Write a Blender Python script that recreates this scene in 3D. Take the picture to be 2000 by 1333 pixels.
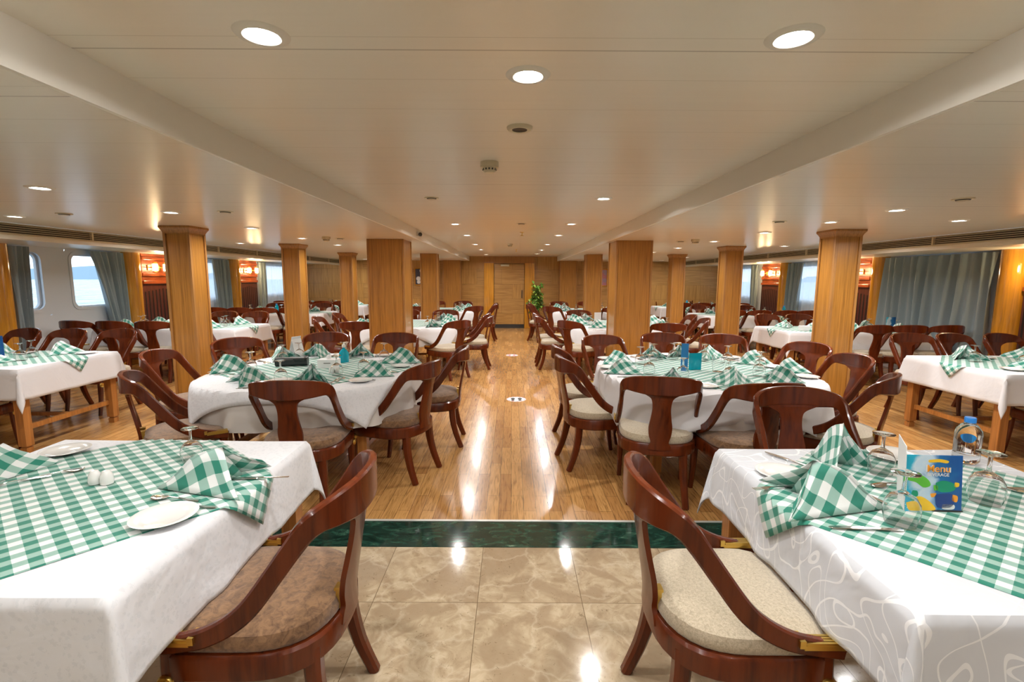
import bpy, bmesh, math, random
from mathutils import Vector, Matrix
random.seed(7)
PI=math.pi
for o in list(bpy.data.objects): bpy.data.objects.remove(o)
S=bpy.context.scene; C=S.collection
# ---------------------------------------------------------------- camera, world, exposure
CAMH=1.55
cd=bpy.data.cameras.new('camera'); cam=bpy.data.objects.new('camera',cd); C.objects.link(cam); S.camera=cam
cd.sensor_width=36; cd.lens=36*950/2000; cd.clip_start=.05; cd.clip_end=2000
P_,R_=math.radians(7.3),math.radians(.3)
cam.matrix_world=Matrix.Translation((0,0,CAMH))@Matrix.Rotation(PI/2-P_,4,'X')@Matrix.Rotation(R_,4,'Z')
W=bpy.data.worlds.new('sky'); S.world=W; W.use_nodes=True
bg=W.node_tree.nodes['Background']
wt=W.node_tree
tc=wt.nodes.new('ShaderNodeTexCoord'); sx=wt.nodes.new('ShaderNodeSeparateXYZ'); rp=wt.nodes.new('ShaderNodeValToRGB')
wt.links.new(tc.outputs['Generated'],sx.inputs[0]); wt.links.new(sx.outputs['Z'],rp.inputs[0]); wt.links.new(rp.outputs[0],bg.inputs[0])
rp.color_ramp.elements[0].color=(.80,.92,1,1); rp.color_ramp.elements[1].color=(.45,.68,1,1)
bg.inputs[1].default_value=2.0
VS=S.view_settings; VS.view_transform='Standard'; VS.look='None'; VS.gamma=1; VS.exposure=0.28; VS.use_curve_mapping=False
DL=10.0          # watts of one downlight
# ---------------------------------------------------------------- materials
def mat(name,col=(.8,.8,.8),rough=.5,metal=0,**k):
    m=bpy.data.materials.new(name); m.use_nodes=True; b=m.node_tree.nodes['Principled BSDF']
    b.inputs['Base Color'].default_value=(*col,1); b.inputs['Roughness'].default_value=rough; b.inputs['Metallic'].default_value=metal
    for a,v in k.items():
        b.inputs[a.replace('_',' ')].default_value=v
    return m
class NT:
    def __init__(s,m): s.t=m.node_tree; s.b=s.t.nodes['Principled BSDF']
    def n(s,t,**k):
        x=s.t.nodes.new(t)
        for a,v in k.items():
            if hasattr(x,a) and a not in x.inputs: setattr(x,a,v)
            else: x.inputs[a].default_value=v
        return x
    def l(s,a,b): s.t.links.new(a,b)
    def coord(s,out='Object',scale=(1,1,1),rot=(0,0,0),loc=(0,0,0)):
        c=s.n('ShaderNodeTexCoord'); mp=s.n('ShaderNodeMapping'); s.l(c.outputs[out],mp.inputs[0])
        mp.inputs['Scale'].default_value=scale; mp.inputs['Rotation'].default_value=rot; mp.inputs['Location'].default_value=loc
        return mp.outputs[0]
    def ramp(s,fac,stops):
        r=s.n('ShaderNodeValToRGB'); s.l(fac,r.inputs[0]); e=r.color_ramp.elements
        while len(e)<len(stops): e.new(.5)
        for i,(p,c) in enumerate(stops): e[i].position=p; e[i].color=(*c,1) if len(c)==3 else c
        return r.outputs[0]
    def math(s,op,a,b=None):
        x=s.n('ShaderNodeMath',operation=op)
        for i,v in enumerate((a,b)):
            if v is None: continue
            if isinstance(v,(int,float)): x.inputs[i].default_value=v
            else: s.l(v,x.inputs[i])
        return x.outputs[0]
    def mix(s,f,a,b,bt='MIX'):
        x=s.n('ShaderNodeMix',data_type='RGBA',blend_type=bt)
        for i,v in ((0,f),(6,a),(7,b)):
            if isinstance(v,(int,float)): x.inputs[i].default_value=v
            elif isinstance(v,tuple): x.inputs[i].default_value=(*v,1)
            else: s.l(v,x.inputs[i])
        return x.outputs[2]
    def bump(s,h,d=.01,st=.3):
        x=s.n('ShaderNodeBump'); x.inputs['Strength'].default_value=st; x.inputs['Distance'].default_value=d
        s.l(h,x.inputs['Height']); s.l(x.outputs[0],s.b.inputs['Normal'])
    def noise(s,v,scale=5,detail=4,dist=0,rough=.5):
        x=s.n('ShaderNodeTexNoise'); s.l(v,x.inputs['Vector']); x.inputs['Scale'].default_value=scale; x.inputs['Detail'].default_value=detail; x.inputs['Distortion'].default_value=dist; x.inputs['Roughness'].default_value=rough
        return x.outputs[0]
    def col(s,c): s.l(c,s.b.inputs['Base Color'])
def wood(name,c1,c2,rough=.35,grain=(28,28,1.2),coat=0,spec=.5,patch=False):
    m=mat(name,c1,rough); t=NT(m)
    v=t.coord('Object',grain)
    n1=t.noise(v,1.6,6,.6); n2=t.noise(t.coord('Object',(grain[0]*4,grain[1]*4,grain[2]*2)),2,3)
    f=t.math('ADD',t.math('MULTIPLY',n1,.75),t.math('MULTIPLY',n2,.25))
    c=t.ramp(f,[(.32,c2),(.5,c1),(.7,tuple(min(1,x*1.25) for x in c1))])
    t.col(c); m.node_tree.nodes['Principled BSDF'].inputs['Coat Weight'].default_value=coat
    t.b.inputs['Coat Roughness'].default_value=.08
    return m
M={}
M['mahogany']=wood('polished_mahogany',(.115,.020,.0038),(.052,.008,.002),.26,(9,9,1.5),coat=.22)
M['mahogany'].node_tree.nodes['Principled BSDF'].inputs['Specular IOR Level'].default_value=.32
M['oak']=wood('oak_veneer',(.38,.168,.028),(.255,.105,.016),.33,(40,40,1.3),coat=.25)
M['oak_trim']=wood('oak_trim',(.36,.17,.045),(.25,.11,.03),.4,(40,40,1.3))
M['oak_leg']=wood('oak_table_leg',(.42,.17,.04),(.28,.10,.022),.35,(30,30,1.5),coat=.3)
M['golden']=wood('golden_varnished_wood',(.60,.27,.025),(.42,.17,.018),.12,(20,20,1),coat=1)
M['darkpanel']=wood('dark_mahogany_panel',(.10,.022,.012),(.055,.011,.007),.4,(20,20,1.5),coat=.2)
M['slot']=mat('dark_groove',(.012,.005,.004),.8)
M['litpanel']=wood('lamplit_mahogany_rail',(.33,.07,.018),(.20,.035,.01),.3,(6,3,14),coat=.4)  # orange lamplight on the upper panel frame, put into the mahogany colour
M['brass']=mat('brass',(.72,.50,.13),.28,1)
M['steel']=mat('stainless_steel',(.62,.62,.60),.16,1)
M['chrome']=mat('chrome',(.75,.75,.75),.1,1)
M['china']=mat('white_china',(.78,.78,.76),.12,Coat_Weight=.5)
M['white']=mat('white_plastic',(.74,.72,.66),.4)
M['black']=mat('black_leather',(.015,.018,.018),.4)
M['dark']=mat('dark_plastic',(.03,.028,.025),.5)
M['card']=mat('white_card',(.80,.80,.80),.6)
M['cream_plastic']=mat('aged_cream_plastic',(.60,.53,.37),.45)
M['glass']=mat('clear_glass',(1,1,1),.0,0,Transmission_Weight=1.0,IOR=1.42)
M['thinglass']=mat('window_glass',(1,1,1),.0,0,Transmission_Weight=1.0,IOR=1.02)
M['pet']=mat('clear_bottle_plastic',(.93,.97,1),.04,0,Transmission_Weight=1.0,IOR=1.33)
M['bluecap']=mat('blue_plastic_cap',(.03,.25,.75),.35)
M['bluegel']=mat('cyan_liquid',(.0,.45,.60),.1,0,Transmission_Weight=.35)
M['bluelabel']=mat('blue_label',(.02,.22,.55),.4)
M['pink']=mat('pink_print',(.75,.25,.35),.5)
def emis(name,col,st):
    m=mat(name,col,.4); b=m.node_tree.nodes['Principled BSDF']; b.inputs['Emission Color'].default_value=(*col,1); b.inputs['Emission Strength'].default_value=st; return m
M['lamp']=emis('lit_lamp_lens',(1,.97,.92),22)
M['shade']=emis('lit_frosted_glass',(1,.80,.52),9)
# ceiling
def m_ceiling():
    m=mat('cream_ceiling_board',(.78,.73,.63),.27); t=NT(m)
    c=t.n('ShaderNodeTexCoord'); s=t.n('ShaderNodeSeparateXYZ'); t.l(c.outputs['Object'],s.inputs[0])
    y=t.math('FRACT',t.math('MULTIPLY',s.outputs['Y'],3.333)); ln=t.math('LESS_THAN',y,.012)
    y2=t.math('FRACT',t.math('MULTIPLY',t.math('ADD',s.outputs['Y'],.55),.47)); ln2=t.math('LESS_THAN',y2,.0035)
    nz=t.noise(t.coord('Object',(1,5,1)),1.5,3)
    base=t.mix(t.math('MULTIPLY',nz,.35),(.80,.75,.655),(.74,.685,.585))
    c1=t.mix(t.math('MULTIPLY',ln,.30),base,(.34,.27,.18)); c2=t.mix(t.math('MULTIPLY',ln2,.42),c1,(.16,.11,.07)); t.col(c2)
    w=t.noise(t.coord('Object',(.6,14,1)),1.2,2); t.bump(w,.004,.25)
    return m
M['ceiling']=m_ceiling()
M['cream']=mat('cream_paint',(.72,.68,.58),.35)
M['whitewall']=mat('white_painted_steel',(.66,.69,.72),.4)
M['fascia']=mat('white_fascia_paint',(.78,.75,.68),.4)
def m_floor():
    m=mat('oak_strip_floor',(.5,.3,.12),.23); t=NT(m)
    v=t.coord('Object',(1,1,1),(0,0,PI/2))
    b=t.n('ShaderNodeTexBrick'); t.l(v,b.inputs['Vector']); b.offset=.37; b.offset_frequency=2
    b.inputs['Scale'].default_value=1; b.inputs['Brick Width'].default_value=.62; b.inputs['Row Height'].default_value=.085; b.inputs['Mortar Size'].default_value=.0012
    b.inputs['Color1'].default_value=(.62,.34,.12,1); b.inputs['Color2'].default_value=(.42,.20,.062,1); b.inputs['Mortar'].default_value=(.11,.055,.02,1); b.inputs['Bias'].default_value=-.15
    g=t.noise(t.coord('Object',(45,3.2,1)),1.3,6,1.4); gc=t.ramp(g,[(.3,(.55,.50,.42)),(.5,(.97,.95,.92)),(.75,(1.12,1.12,1.1))])
    t.col(t.mix(1.0,b.outputs['Color'],gc,'MULTIPLY')); t.b.inputs['Coat Weight'].default_value=.35; t.b.inputs['Coat Roughness'].default_value=.12
    t.bump(g,.002,.1)
    return m
M['floor']=m_floor()
def m_marble():
    m=mat('beige_marble_tiles',(.6,.5,.35),.09); t=NT(m)
    ob=t.coord('Object')
    # random offset per tile
    br=t.n('ShaderNodeTexBrick'); t.l(t.coord('Object',(1,1,1),(0,0,0),(.16,-.145,0)),br.inputs['Vector']); br.offset=0
    br.inputs['Scale'].default_value=1; br.inputs['Brick Width'].default_value=.505; br.inputs['Row Height'].default_value=.505; br.inputs['Mortar Size'].default_value=.0016
    br.inputs['Color1'].default_value=(0,0,0,1); br.inputs['Color2'].default_value=(1,1,1,1); br.inputs['Mortar'].default_value=(.5,.5,.5,1)
    off=t.n('ShaderNodeVectorMath',operation='MULTIPLY_ADD'); t.l(br.outputs['Color'],off.inputs[0]); off.inputs[1].default_value=(7,3,5); t.l(ob,off.inputs[2])
    v=off.outputs[0]
    ds=t.n('ShaderNodeTexNoise'); t.l(v,ds.inputs['Vector']); ds.inputs['Scale'].default_value=4; ds.inputs['Detail'].default_value=5
    wv=t.n('ShaderNodeVectorMath',operation='MULTIPLY_ADD'); t.l(ds.outputs['Color'],wv.inputs[0]); wv.inputs[1].default_value=(.35,.35,.35); t.l(v,wv.inputs[2])
    vo=t.n('ShaderNodeTexVoronoi',feature='DISTANCE_TO_EDGE'); t.l(wv.outputs[0],vo.inputs['Vector']); vo.inputs['Scale'].default_value=3.6
    vein=t.ramp(vo.outputs['Distance'],[(0,(1,1,1)),(.012,(.6,.6,.6)),(.05,(0,0,0))])
    fine=t.noise(v,9,8,1.2,.65); base=t.ramp(fine,[(.34,(.36,.265,.165)),(.5,(.48,.375,.245)),(.66,(.58,.475,.325))])
    bl=t.noise(v,3.1,3,.9,.45); base=t.mix(t.ramp(bl,[(.50,(0,0,0)),(.56,(.75,.75,.75)),(.75,(.9,.9,.9))]),base,(.35,.255,.16))
    c=t.mix(t.math('MULTIPLY',vein,.42),base,(.66,.56,.41))
    sp=t.noise(v,38,4,1.5,.7); c=t.mix(t.math('MULTIPLY',t.math('LESS_THAN',sp,.365),.55),c,(.17,.12,.06))
    c=t.mix(br.outputs['Fac'],c,(.16,.11,.06)); t.col(c)
    return m
M['marble']=m_marble()
def m_green():
    m=mat('dark_green_marble',(.02,.06,.04),.08); t=NT(m)
    n=t.noise(t.coord('Object',(1,2.2,1)),5.5,9,1.6,.68)
    t.col(t.ramp(n,[(.35,(.006,.018,.013)),(.52,(.015,.05,.035)),(.63,(.03,.09,.06)),(.72,(.22,.36,.27))]))
    return m
M['green']=m_green()
def m_parquet():
    m=mat('oak_parquet_wall',(.4,.25,.1),.35); t=NT(m)
    b=t.n('ShaderNodeTexBrick'); t.l(t.coord('Object',(1,1,1),(PI/2,0,0)),b.inputs['Vector']); b.offset=.43
    b.inputs['Scale'].default_value=1; b.inputs['Brick Width'].default_value=.78; b.inputs['Row Height'].default_value=.46; b.inputs['Mortar Size'].default_value=.003
    b.inputs['Color1'].default_value=(0,0,0,1); b.inputs['Color2'].default_value=(1,1,1,1); b.inputs['Mortar'].default_value=(.5,.5,.5,1)
    v1=t.noise(t.coord('Object',(35,35,1.5)),1.5,5,.5); v2=t.noise(t.coord('Object',(1.5,1.5,35)),1.5,5,.5)
    sel=t.math('GREATER_THAN',b.outputs['Color'],.5)
    g=t.mix(sel,v1,v2)
    c=t.ramp(g,[(.3,(.33,.16,.035)),(.5,(.46,.24,.06)),(.7,(.55,.31,.085))])
    c=t.mix(t.math('MULTIPLY',b.outputs['Color'],.25),c,(.24,.14,.07)); c=t.mix(t.math('MULTIPLY',b.outputs['Fac'],.7),c,(.12,.06,.02)); t.col(c)
    return m
M['parquet']=m_parquet()
def m_cloth(name,kind):
    m=mat(name,(.78,.78,.79),.7); t=NT(m); b=t.b; b.inputs['Sheen Weight'].default_value=.1; b.inputs['Specular IOR Level'].default_value=.25
    uv=t.coord('UV')
    if kind=='damask':
        vo=t.n('ShaderNodeTexVoronoi',feature='SMOOTH_F1'); t.l(uv,vo.inputs['Vector']); vo.inputs['Scale'].default_value=55; vo.inputs['Smoothness'].default_value=.3
        n=t.noise(uv,60,2,2.2); h=t.math('MULTIPLY',t.math('GREATER_THAN',t.math('ADD',vo.outputs['Distance'],n),.86),1)
        t.col(t.mix(h,(.685,.70,.73),(.73,.74,.77))); r=t.mix(h,(.75,.75,.75),(.5,.5,.5)); t.l(r,b.inputs['Roughness'])
        w=t.noise(uv,5,3,.6); t.bump(t.math('ADD',t.math('MULTIPLY',h,.06),w),.03,.5)
    elif kind=='swirl':
        a=t.noise(uv,3.4,.5,.5); c2=t.noise(t.coord('UV',(1,1.6,1),(0,0,.7),(3,5,0)),3.6,.5,.4)
        def line(x): return t.math('LESS_THAN',t.math('ABSOLUTE',t.math('SUBTRACT',t.math('FRACT',t.math('MULTIPLY',x,7)),.5)),.04)
        h=t.math('MAXIMUM',line(a),line(c2))
        t.col(t.mix(h,(.61,.63,.67),(.82,.83,.85))); w=t.noise(uv,5,3,.6); t.bump(t.math('ADD',t.math('MULTIPLY',h,.08),w),.03,.5)
    else:
        w=t.noise(uv,4,4,.6); t.col(t.mix(t.math('MULTIPLY',w,.4),(.73,.73,.75),(.65,.65,.68))); t.bump(w,.02,.4)
    return m
M['damask']=m_cloth('white_damask','damask'); M['swirl']=m_cloth('white_swirl_jacquard','swirl'); M['plaincloth']=m_cloth('white_cotton','plain')
def m_gingham():
    m=mat('green_gingham',(.1,.5,.4),.75); t=NT(m); t.b.inputs['Sheen Weight'].default_value=.15
    c=t.n('ShaderNodeTexCoord'); s=t.n('ShaderNodeSeparateXYZ'); t.l(c.outputs['UV'],s.inputs[0])
    f=[t.math('LESS_THAN',t.math('FRACT',t.math('MULTIPLY',s.outputs[i],1/.062)),.5) for i in (0,1)]
    sm=t.math('ADD',*f)
    t.col(t.ramp(t.math('MULTIPLY',sm,.5),[(0,(.74,.76,.75)),(.26,(.27,.44,.38)),(.76,(.012,.19,.13))]))
    for n in m.node_tree.nodes:
        if n.type=='VALTORGB': n.color_ramp.interpolation='CONSTANT'
    w=t.noise(t.coord('UV'),9,3,.4); t.bump(w,.01,.3)
    return m
M['gingham']=m_gingham(); M['undercloth']=mat('offwhite_undercloth',(.62,.59,.56),.8)
def m_uph(name,a,b,sc):
    m=mat(name,a,.85); t=NT(m); n=t.noise(t.coord('Object'),sc,6,.8,.7); t.col(t.ramp(n,[(.35,b),(.6,a)])); t.bump(n,.004,.5); t.b.inputs['Sheen Weight'].default_value=.4; return m
M['brownseat']=m_uph('brown_velvet',(.27,.145,.065),(.11,.052,.022),34)
M['creamseat']=m_uph('cream_chenille',(.56,.48,.35),(.36,.295,.20),120)
def m_curtain(name,a,b):
    m=mat(name,a,.9); t=NT(m); n=t.noise(t.coord('Object',(30,30,30)),6,3); t.col(t.mix(n,a,b)); t.b.inputs['Sheen Weight'].default_value=.3; return m
M['curtain']=m_curtain('grey_blue_curtain',(.22,.285,.32),(.30,.36,.38))
M['sheer']=mat('white_sheer',(.85,.93,.97),.8,0); M['sheer'].node_tree.nodes['Principled BSDF'].inputs['Transmission Weight'].default_value=.0
def m_sheer():
    m=bpy.data.materials.new('sheer_voile'); m.use_nodes=True; t=m.node_tree; t.nodes.clear()
    o=t.nodes.new('ShaderNodeOutputMaterial'); tr=t.nodes.new('ShaderNodeBsdfTranslucent'); tp=t.nodes.new('ShaderNodeBsdfTransparent'); df=t.nodes.new('ShaderNodeBsdfDiffuse')
    m1=t.nodes.new('ShaderNodeMixShader'); m2=t.nodes.new('ShaderNodeMixShader'); tr.inputs[0].default_value=(.9,.95,1,1); df.inputs[0].default_value=(.8,.85,.88,1)
    m1.inputs[0].default_value=.3; t.links.new(tr.outputs[0],m1.inputs[1]); t.links.new(df.outputs[0],m1.inputs[2])
    m2.inputs[0].default_value=.25; t.links.new(m1.outputs[0],m2.inputs[1]); t.links.new(tp.outputs[0],m2.inputs[2]); t.links.new(m2.outputs[0],o.inputs[0]); return m
M['sheer']=m_sheer()
M['leaf']=mat('green_leaf',(.10,.25,.03),.4); M['leaf2']=mat('yellow_green_leaf',(.30,.42,.06),.4)
M['pot']=mat('beige_ceramic',(.50,.40,.27),.4); M['bark']=mat('brown_stem',(.12,.08,.04),.8)
def m_water():
    m=mat('river_water',(.10,.16,.18),.25); t=NT(m); n=t.noise(t.coord('Object',(1,.35,1)),.5,6,.5,.6); t.bump(n,.8,1.0)
    t.b.inputs['Specular IOR Level'].default_value=.4
    t.col(t.ramp(n,[(.40,(.10,.17,.20)),(.52,(.30,.40,.43)),(.62,(.55,.62,.64))])); return m
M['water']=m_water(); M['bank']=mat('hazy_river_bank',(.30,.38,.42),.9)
# ---------------------------------------------------------------- mesh helpers
def mesh(name,bm,m=None,parent=None,smooth=False,loc=(0,0,0),rot=(0,0,0)):
    me=bpy.data.meshes.new(name); bm.normal_update(); bm.to_mesh(me); bm.free()
    if m is not None:
        for x in (m if isinstance(m,(list,tuple)) else [m]): me.materials.append(M[x] if isinstance(x,str) else x)
    if smooth:
        me.polygons.foreach_set('use_smooth',[True]*len(me.polygons))
        try: me.set_sharp_from_angle(angle=math.radians(40))
        except Exception: pass
    o=bpy.data.objects.new(name,me); C.objects.link(o); o.location=loc; o.rotation_euler=rot
    if parent: o.parent=parent
    return o
def thing(name,label,cat,loc=(0,0,0),rz=0,group=None):
    o=bpy.data.objects.new(name,None); C.objects.link(o); o.location=loc; o.rotation_euler=(0,0,rz); o.empty_display_size=.1
    tag(o,label,cat,group); return o
def tag(o,label,cat,group=None):
    o['label']=label; o['category']=cat
    if group: o['group']=group
    return o
def struct(o): o['kind']='structure'; return o
KIDS={}
def kids(o): return [c for c in bpy.data.objects if c.parent==o]
def dup(src,loc,rz=0,label=None,group=None,tilt=None,scale=None):
    if src.name not in KIDS: KIDS[src.name]=[(c,kids(c)) for c in kids(src)]
    r=src.copy(); C.objects.link(r); r.location=loc; r.rotation_euler=(0,0,rz)
    if tilt: r.rotation_euler=(tilt[0],tilt[1],rz)
    if scale: r.scale=scale
    if label: r['label']=label
    if group: r['group']=group
    for c,g in KIDS[src.name]:
        d=c.copy(); C.objects.link(d); d.parent=r
        for e in g:
            f=e.copy(); C.objects.link(f); f.parent=d
    return r
def box(bm,x0,x1,y0,y1,z0,z1,mi=0,bev=0):
    r=bmesh.ops.create_cube(bm,size=1); vs=r['verts']
    for v in vs: v.co=Vector((x0+(v.co.x+.5)*(x1-x0),y0+(v.co.y+.5)*(y1-y0),z0+(v.co.z+.5)*(z1-z0)))
    fs={f for v in vs for f in v.link_faces}
    for f in fs: f.material_index=mi
    if bev:
        es={e for v in vs for e in v.link_edges}
        bmesh.ops.bevel(bm,geom=list(es),offset=bev,segments=2,affect='EDGES',profile=.5)
    return bm
def B(*a,**k): return box(bmesh.new(),*a,**k)
def lathe(bm,prof,n=24,cx=0,cy=0,closed=False,mi=0,ang=2*PI,a0=0):
    full=abs(ang-2*PI)<1e-6; cnt=n if full else n+1; rings=[]
    for r,z in prof:
        if r<1e-5: rings.append([bm.verts.new((cx,cy,z))]); continue
        rings.append([bm.verts.new((cx+r*math.cos(a0+ang*i/n),cy+r*math.sin(a0+ang*i/n),z)) for i in range(cnt)])
    for a,b in zip(rings,rings[1:]):
        for i in range(n):
            j=(i+1)%cnt
            if len(a)==1 and len(b)==1: continue
            if len(a)==1: f=bm.faces.new((a[0],b[j],b[i]))
            elif len(b)==1: f=bm.faces.new((a[i],a[j],b[0]))
            else: f=bm.faces.new((a[i],a[j],b[j],b[i]))
            f.material_index=mi
    return bm
def crom(pts,n):
    out=[]; k=len(pts)
    for i in range(k-1):
        p0=pts[max(i-1,0)];p1=pts[i];p2=pts[i+1];p3=pts[min(i+2,k-1)]
        for j in range(n):
            t=j/n; out.append([.5*((2*b)+(-a+c)*t+(2*a-5*b+4*c-d)*t*t+(-a+3*b-3*c+d)*t**3) for a,b,c,d in zip(p0,p1,p2,p3)])
    out.append(list(pts[-1])); return out
def sweep(bm,path,secs,up=None,closed=False):
    """path: list of Vector; secs: list of (halfN,halfU); frame from N vectors list up"""
    rings=[]
    k=len(path)
    for i,p in enumerate(path):
        T=(path[min(i+1,k-1)]-path[max(i-1,0)]).normalized(); N=up[i] if isinstance(up,list) else up
        N=(N-T*N.dot(T)).normalized(); U=T.cross(N)
        a,b=secs[i]; c=min(a,b)*.45
        rings.append([bm.verts.new(p+N*x+U*y) for x,y in ((a,b-c),(a-c,b),(-a+c,b),(-a,b-c),(-a,-b+c),(-a+c,-b),(a-c,-b),(a,-b+c))])
    for a,b in zip(rings,rings[1:]):
        for i in range(8):
            j=(i+1)%8; bm.faces.new((a[i],b[i],b[j],a[j]))
    bm.faces.new(rings[0]); bm.faces.new(list(reversed(rings[-1])))
    return bm
def fixn(bm): bmesh.ops.recalc_face_normals(bm,faces=bm.faces); return bm
# ---------------------------------------------------------------- room shell
ZS,ZM,XW,YB,YN=2.10,2.24,6.8,15.4,-3.0
FL,FR=-1.345,1.40
f=mesh('floor',B(-XW,XW,2.97,YB,-.08,0),'floor'); struct(f)
f=mesh('floor_marble',B(-XW,XW,YN,2.65,-.08,0),'marble'); f.name='floor'; struct(f)
f=mesh('trim_1',B(-XW,XW,2.65,2.955,-.08,.002),'green'); struct(f)
f=mesh('trim_2',B(-XW,XW,2.95,2.97,-.08,.005),mat('satin_metal_strip',(.75,.74,.70),.4,.3)); struct(f)
struct(mesh('ceiling',B(FL,FR,YN,YB,ZM,ZM+.05),'ceiling'))
XG=5.2
for s,a in ((-1,FL),(1,FR)):
    struct(mesh('ceiling',B(min(a+s*.02,s*XG),max(a+s*.02,s*XG),YN,YB,ZS,ZS+.05),'ceiling'))
    struct(mesh('ceiling',B(min(s*(XG+.04),s*XW),max(s*(XG+.04),s*XW),YN,YB,1.975,2.02),'cream'))
    x0=a; struct(mesh('trim_3',B(min(x0,x0+s*.02),max(x0,x0+s*.02),YN,YB,ZS,ZM),'fascia'))
    x0=s*XG; struct(mesh('trim_4',B(min(x0,x0+s*.03),max(x0,x0+s*.03),YN,YB,1.93,ZS-.0005),'cream'))
struct(mesh('wall_back',B(-XW,XW,YB,YB+.1,0,ZM),'parquet'))
struct(mesh('wall_near',B(-XW,XW,YN-.1,YN,0,ZM),'cream'))
# air grilles along both window soffits
def grille(s,lab):
    g=thing('air_grille',lab,'air grille',(s*XG,0,0),0,'long air grilles under the side ceilings')
    mesh('backing',B(min(-s*.006,0),max(-s*.006,0),2.2,YB-.2,1.985,2.085),'dark',g)
    bm=bmesh.new()
    for i in range(5): box(bm,min(-s*.03,-s*.008),max(-s*.03,-s*.008),2.2,YB-.2,1.988+i*.021,1.994+i*.021)
    for y in [2.2+1.3*i for i in range(11)]: box(bm,min(-s*.032,-s*.006),max(-s*.032,-s*.006),y-.012,y+.012,1.98,2.09)
    box(bm,min(-s*.034,0),max(-s*.034,0),2.2,YB-.2,1.975,1.985); box(bm,min(-s*.034,0),max(-s*.034,0),2.2,YB-.2,2.085,2.093)
    mesh('slats',bm,'cream_plastic',g)
grille(-1,'long slatted air grille above the left windows'); grille(1,'long slatted air grille above the right windows')
# side walls with window openings.  openings: (y0,y1)
ZW0,ZW1=1.06,1.90
def rrect(y0,y1,z0,z1,r,n=6):
    pts=[]
    for cy,cz,a in ((y1-r,z1-r,0),(y0+r,z1-r,PI/2),(y0+r,z0+r,PI),(y1-r,z0+r,1.5*PI)):
        for i in range(n+1): pts.append((cy+r*math.cos(a+PI/2*i/n),cz+r*math.sin(a+PI/2*i/n)))
    return pts
def side_wall(s,ops,name):
    bm=bmesh.new(); x=s*XW; edges=[YN]
    for y0,y1 in ops:
        edges+= [y0-.08,y1+.08]
    edges.append(YB)
    t=.12
    for i in range(0,len(edges),2): box(bm,min(x,x+s*t),max(x,x+s*t),edges[i],edges[i+1],0,ZM)
    for y0,y1 in ops:
        a,b=y0-.08,y1+.08
        box(bm,min(x,x+s*t),max(x,x+s*t),a,b,0,ZW0-.08); box(bm,min(x,x+s*t),max(x,x+s*t),a,b,ZW1+.06,ZM)
        # ring between rect and rounded opening, front, plus reveal
        inner=rrect(y0,y1,ZW0,ZW1,.12); outer=[]
        cy,cz=(y0+y1)/2,(ZW0+ZW1)/2
        A,Bz,Z0,Z1=a,b,ZW0-.08,ZW1+.06
        for y,z in inner:
            dy,dz=y-cy,z-cz
            k=min(((Bz-cy) if dy>0 else (A-cy))/dy if abs(dy)>1e-6 else 9,((Z1-cz) if dz>0 else (Z0-cz))/dz if abs(dz)>1e-6 else 9)
            outer.append((cy+dy*k,cz+dz*k))
        n=len(inner)
        vi=[bm.verts.new((x,y,z)) for y,z in inner]; vo=[bm.verts.new((x,y,z)) for y,z in outer]; vb=[bm.verts.new((x+s*t,y,z)) for y,z in inner]
        for i in range(n):
            j=(i+1)%n; bm.faces.new((vi[i],vi[j],vo[j],vo[i])); bm.faces.new((vi[i],vi[j],vb[j],vb[i]))
        cs=[(A,Z0),(Bz,Z0),(Bz,Z1),(A,Z1)]
    return struct(mesh(name,fixn(bm),'whitewall'))
LW=[(6.5,7.1),(7.56,8.42),(10.35,11.6),(13.15,15.0)]
RW=[(7.15,8.65),(10.45,12.0),(13.6,15.1)]
side_wall(-1,LW,'wall_left'); side_wall(1,RW,'wall_right')
wn=0
for s,ops in ((-1,LW),(1,RW)):
    for y0,y1 in ops:
        wn+=1; x=s*XW
        bm=bmesh.new()
        for (w,d0,d1) in ((.045,-.012,.014),(.02,.05,.09)):
            o=rrect(y0-(.03 if d0<0 else 0),y1+(.03 if d0<0 else 0),ZW0-(.03 if d0<0 else 0),ZW1+(.03 if d0<0 else 0),.13)
            cy,cz=(y0+y1)/2,(ZW0+ZW1)/2
            inn=rrect(y0+w-.03,y1-w+.03,ZW0+w-.03,ZW1-w+.03,.11) if d0<0 else rrect(y0+.03,y1-.03,ZW0+.03,ZW1-.03,.10)
            n=len(o); R=[[bm.verts.new((x+s*dd,y,z)) for y,z in q] for dd,q in ((d0,o),(d0,inn),(d1,inn),(d1,o))]
            for q in range(4):
                for i in range(n):
                    j=(i+1)%n; bm.faces.new((R[q][i],R[q][j],R[(q+1)%4][j],R[(q+1)%4][i]))
        w_=struct(mesh('window_%d'%wn,fixn(bm),'whitewall',smooth=True))
        mesh('glass',B(min(x+s*.065,x+s*.07),max(x+s*.065,x+s*.07),y0+.02,y1-.02,ZW0+.02,ZW1-.02),'thinglass',w_)
# outside: river and bank
wtr=struct(mesh('river',B(-900,900,-900,900,-1.9,-1.8),'water'))
bm=bmesh.new(); random.seed(3)
for s in (-1,1):
    x=s*520; prev=None
    for i in range(61):
        y=-900+i*30; h=10+4*math.sin(i*.5)+4*random.random()
        cur=[bm.verts.new((x,y,-1.8)),bm.verts.new((x+s*20,y,h)),bm.verts.new((x+s*120,y,h*.6)),bm.verts.new((x+s*120,y,-1.8))]
        if prev:
            for k in range(3): bm.faces.new((prev[k],cur[k],cur[k+1],prev[k+1]))
        prev=cur
struct(mesh('river_bank',fixn(bm),'bank'))
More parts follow.
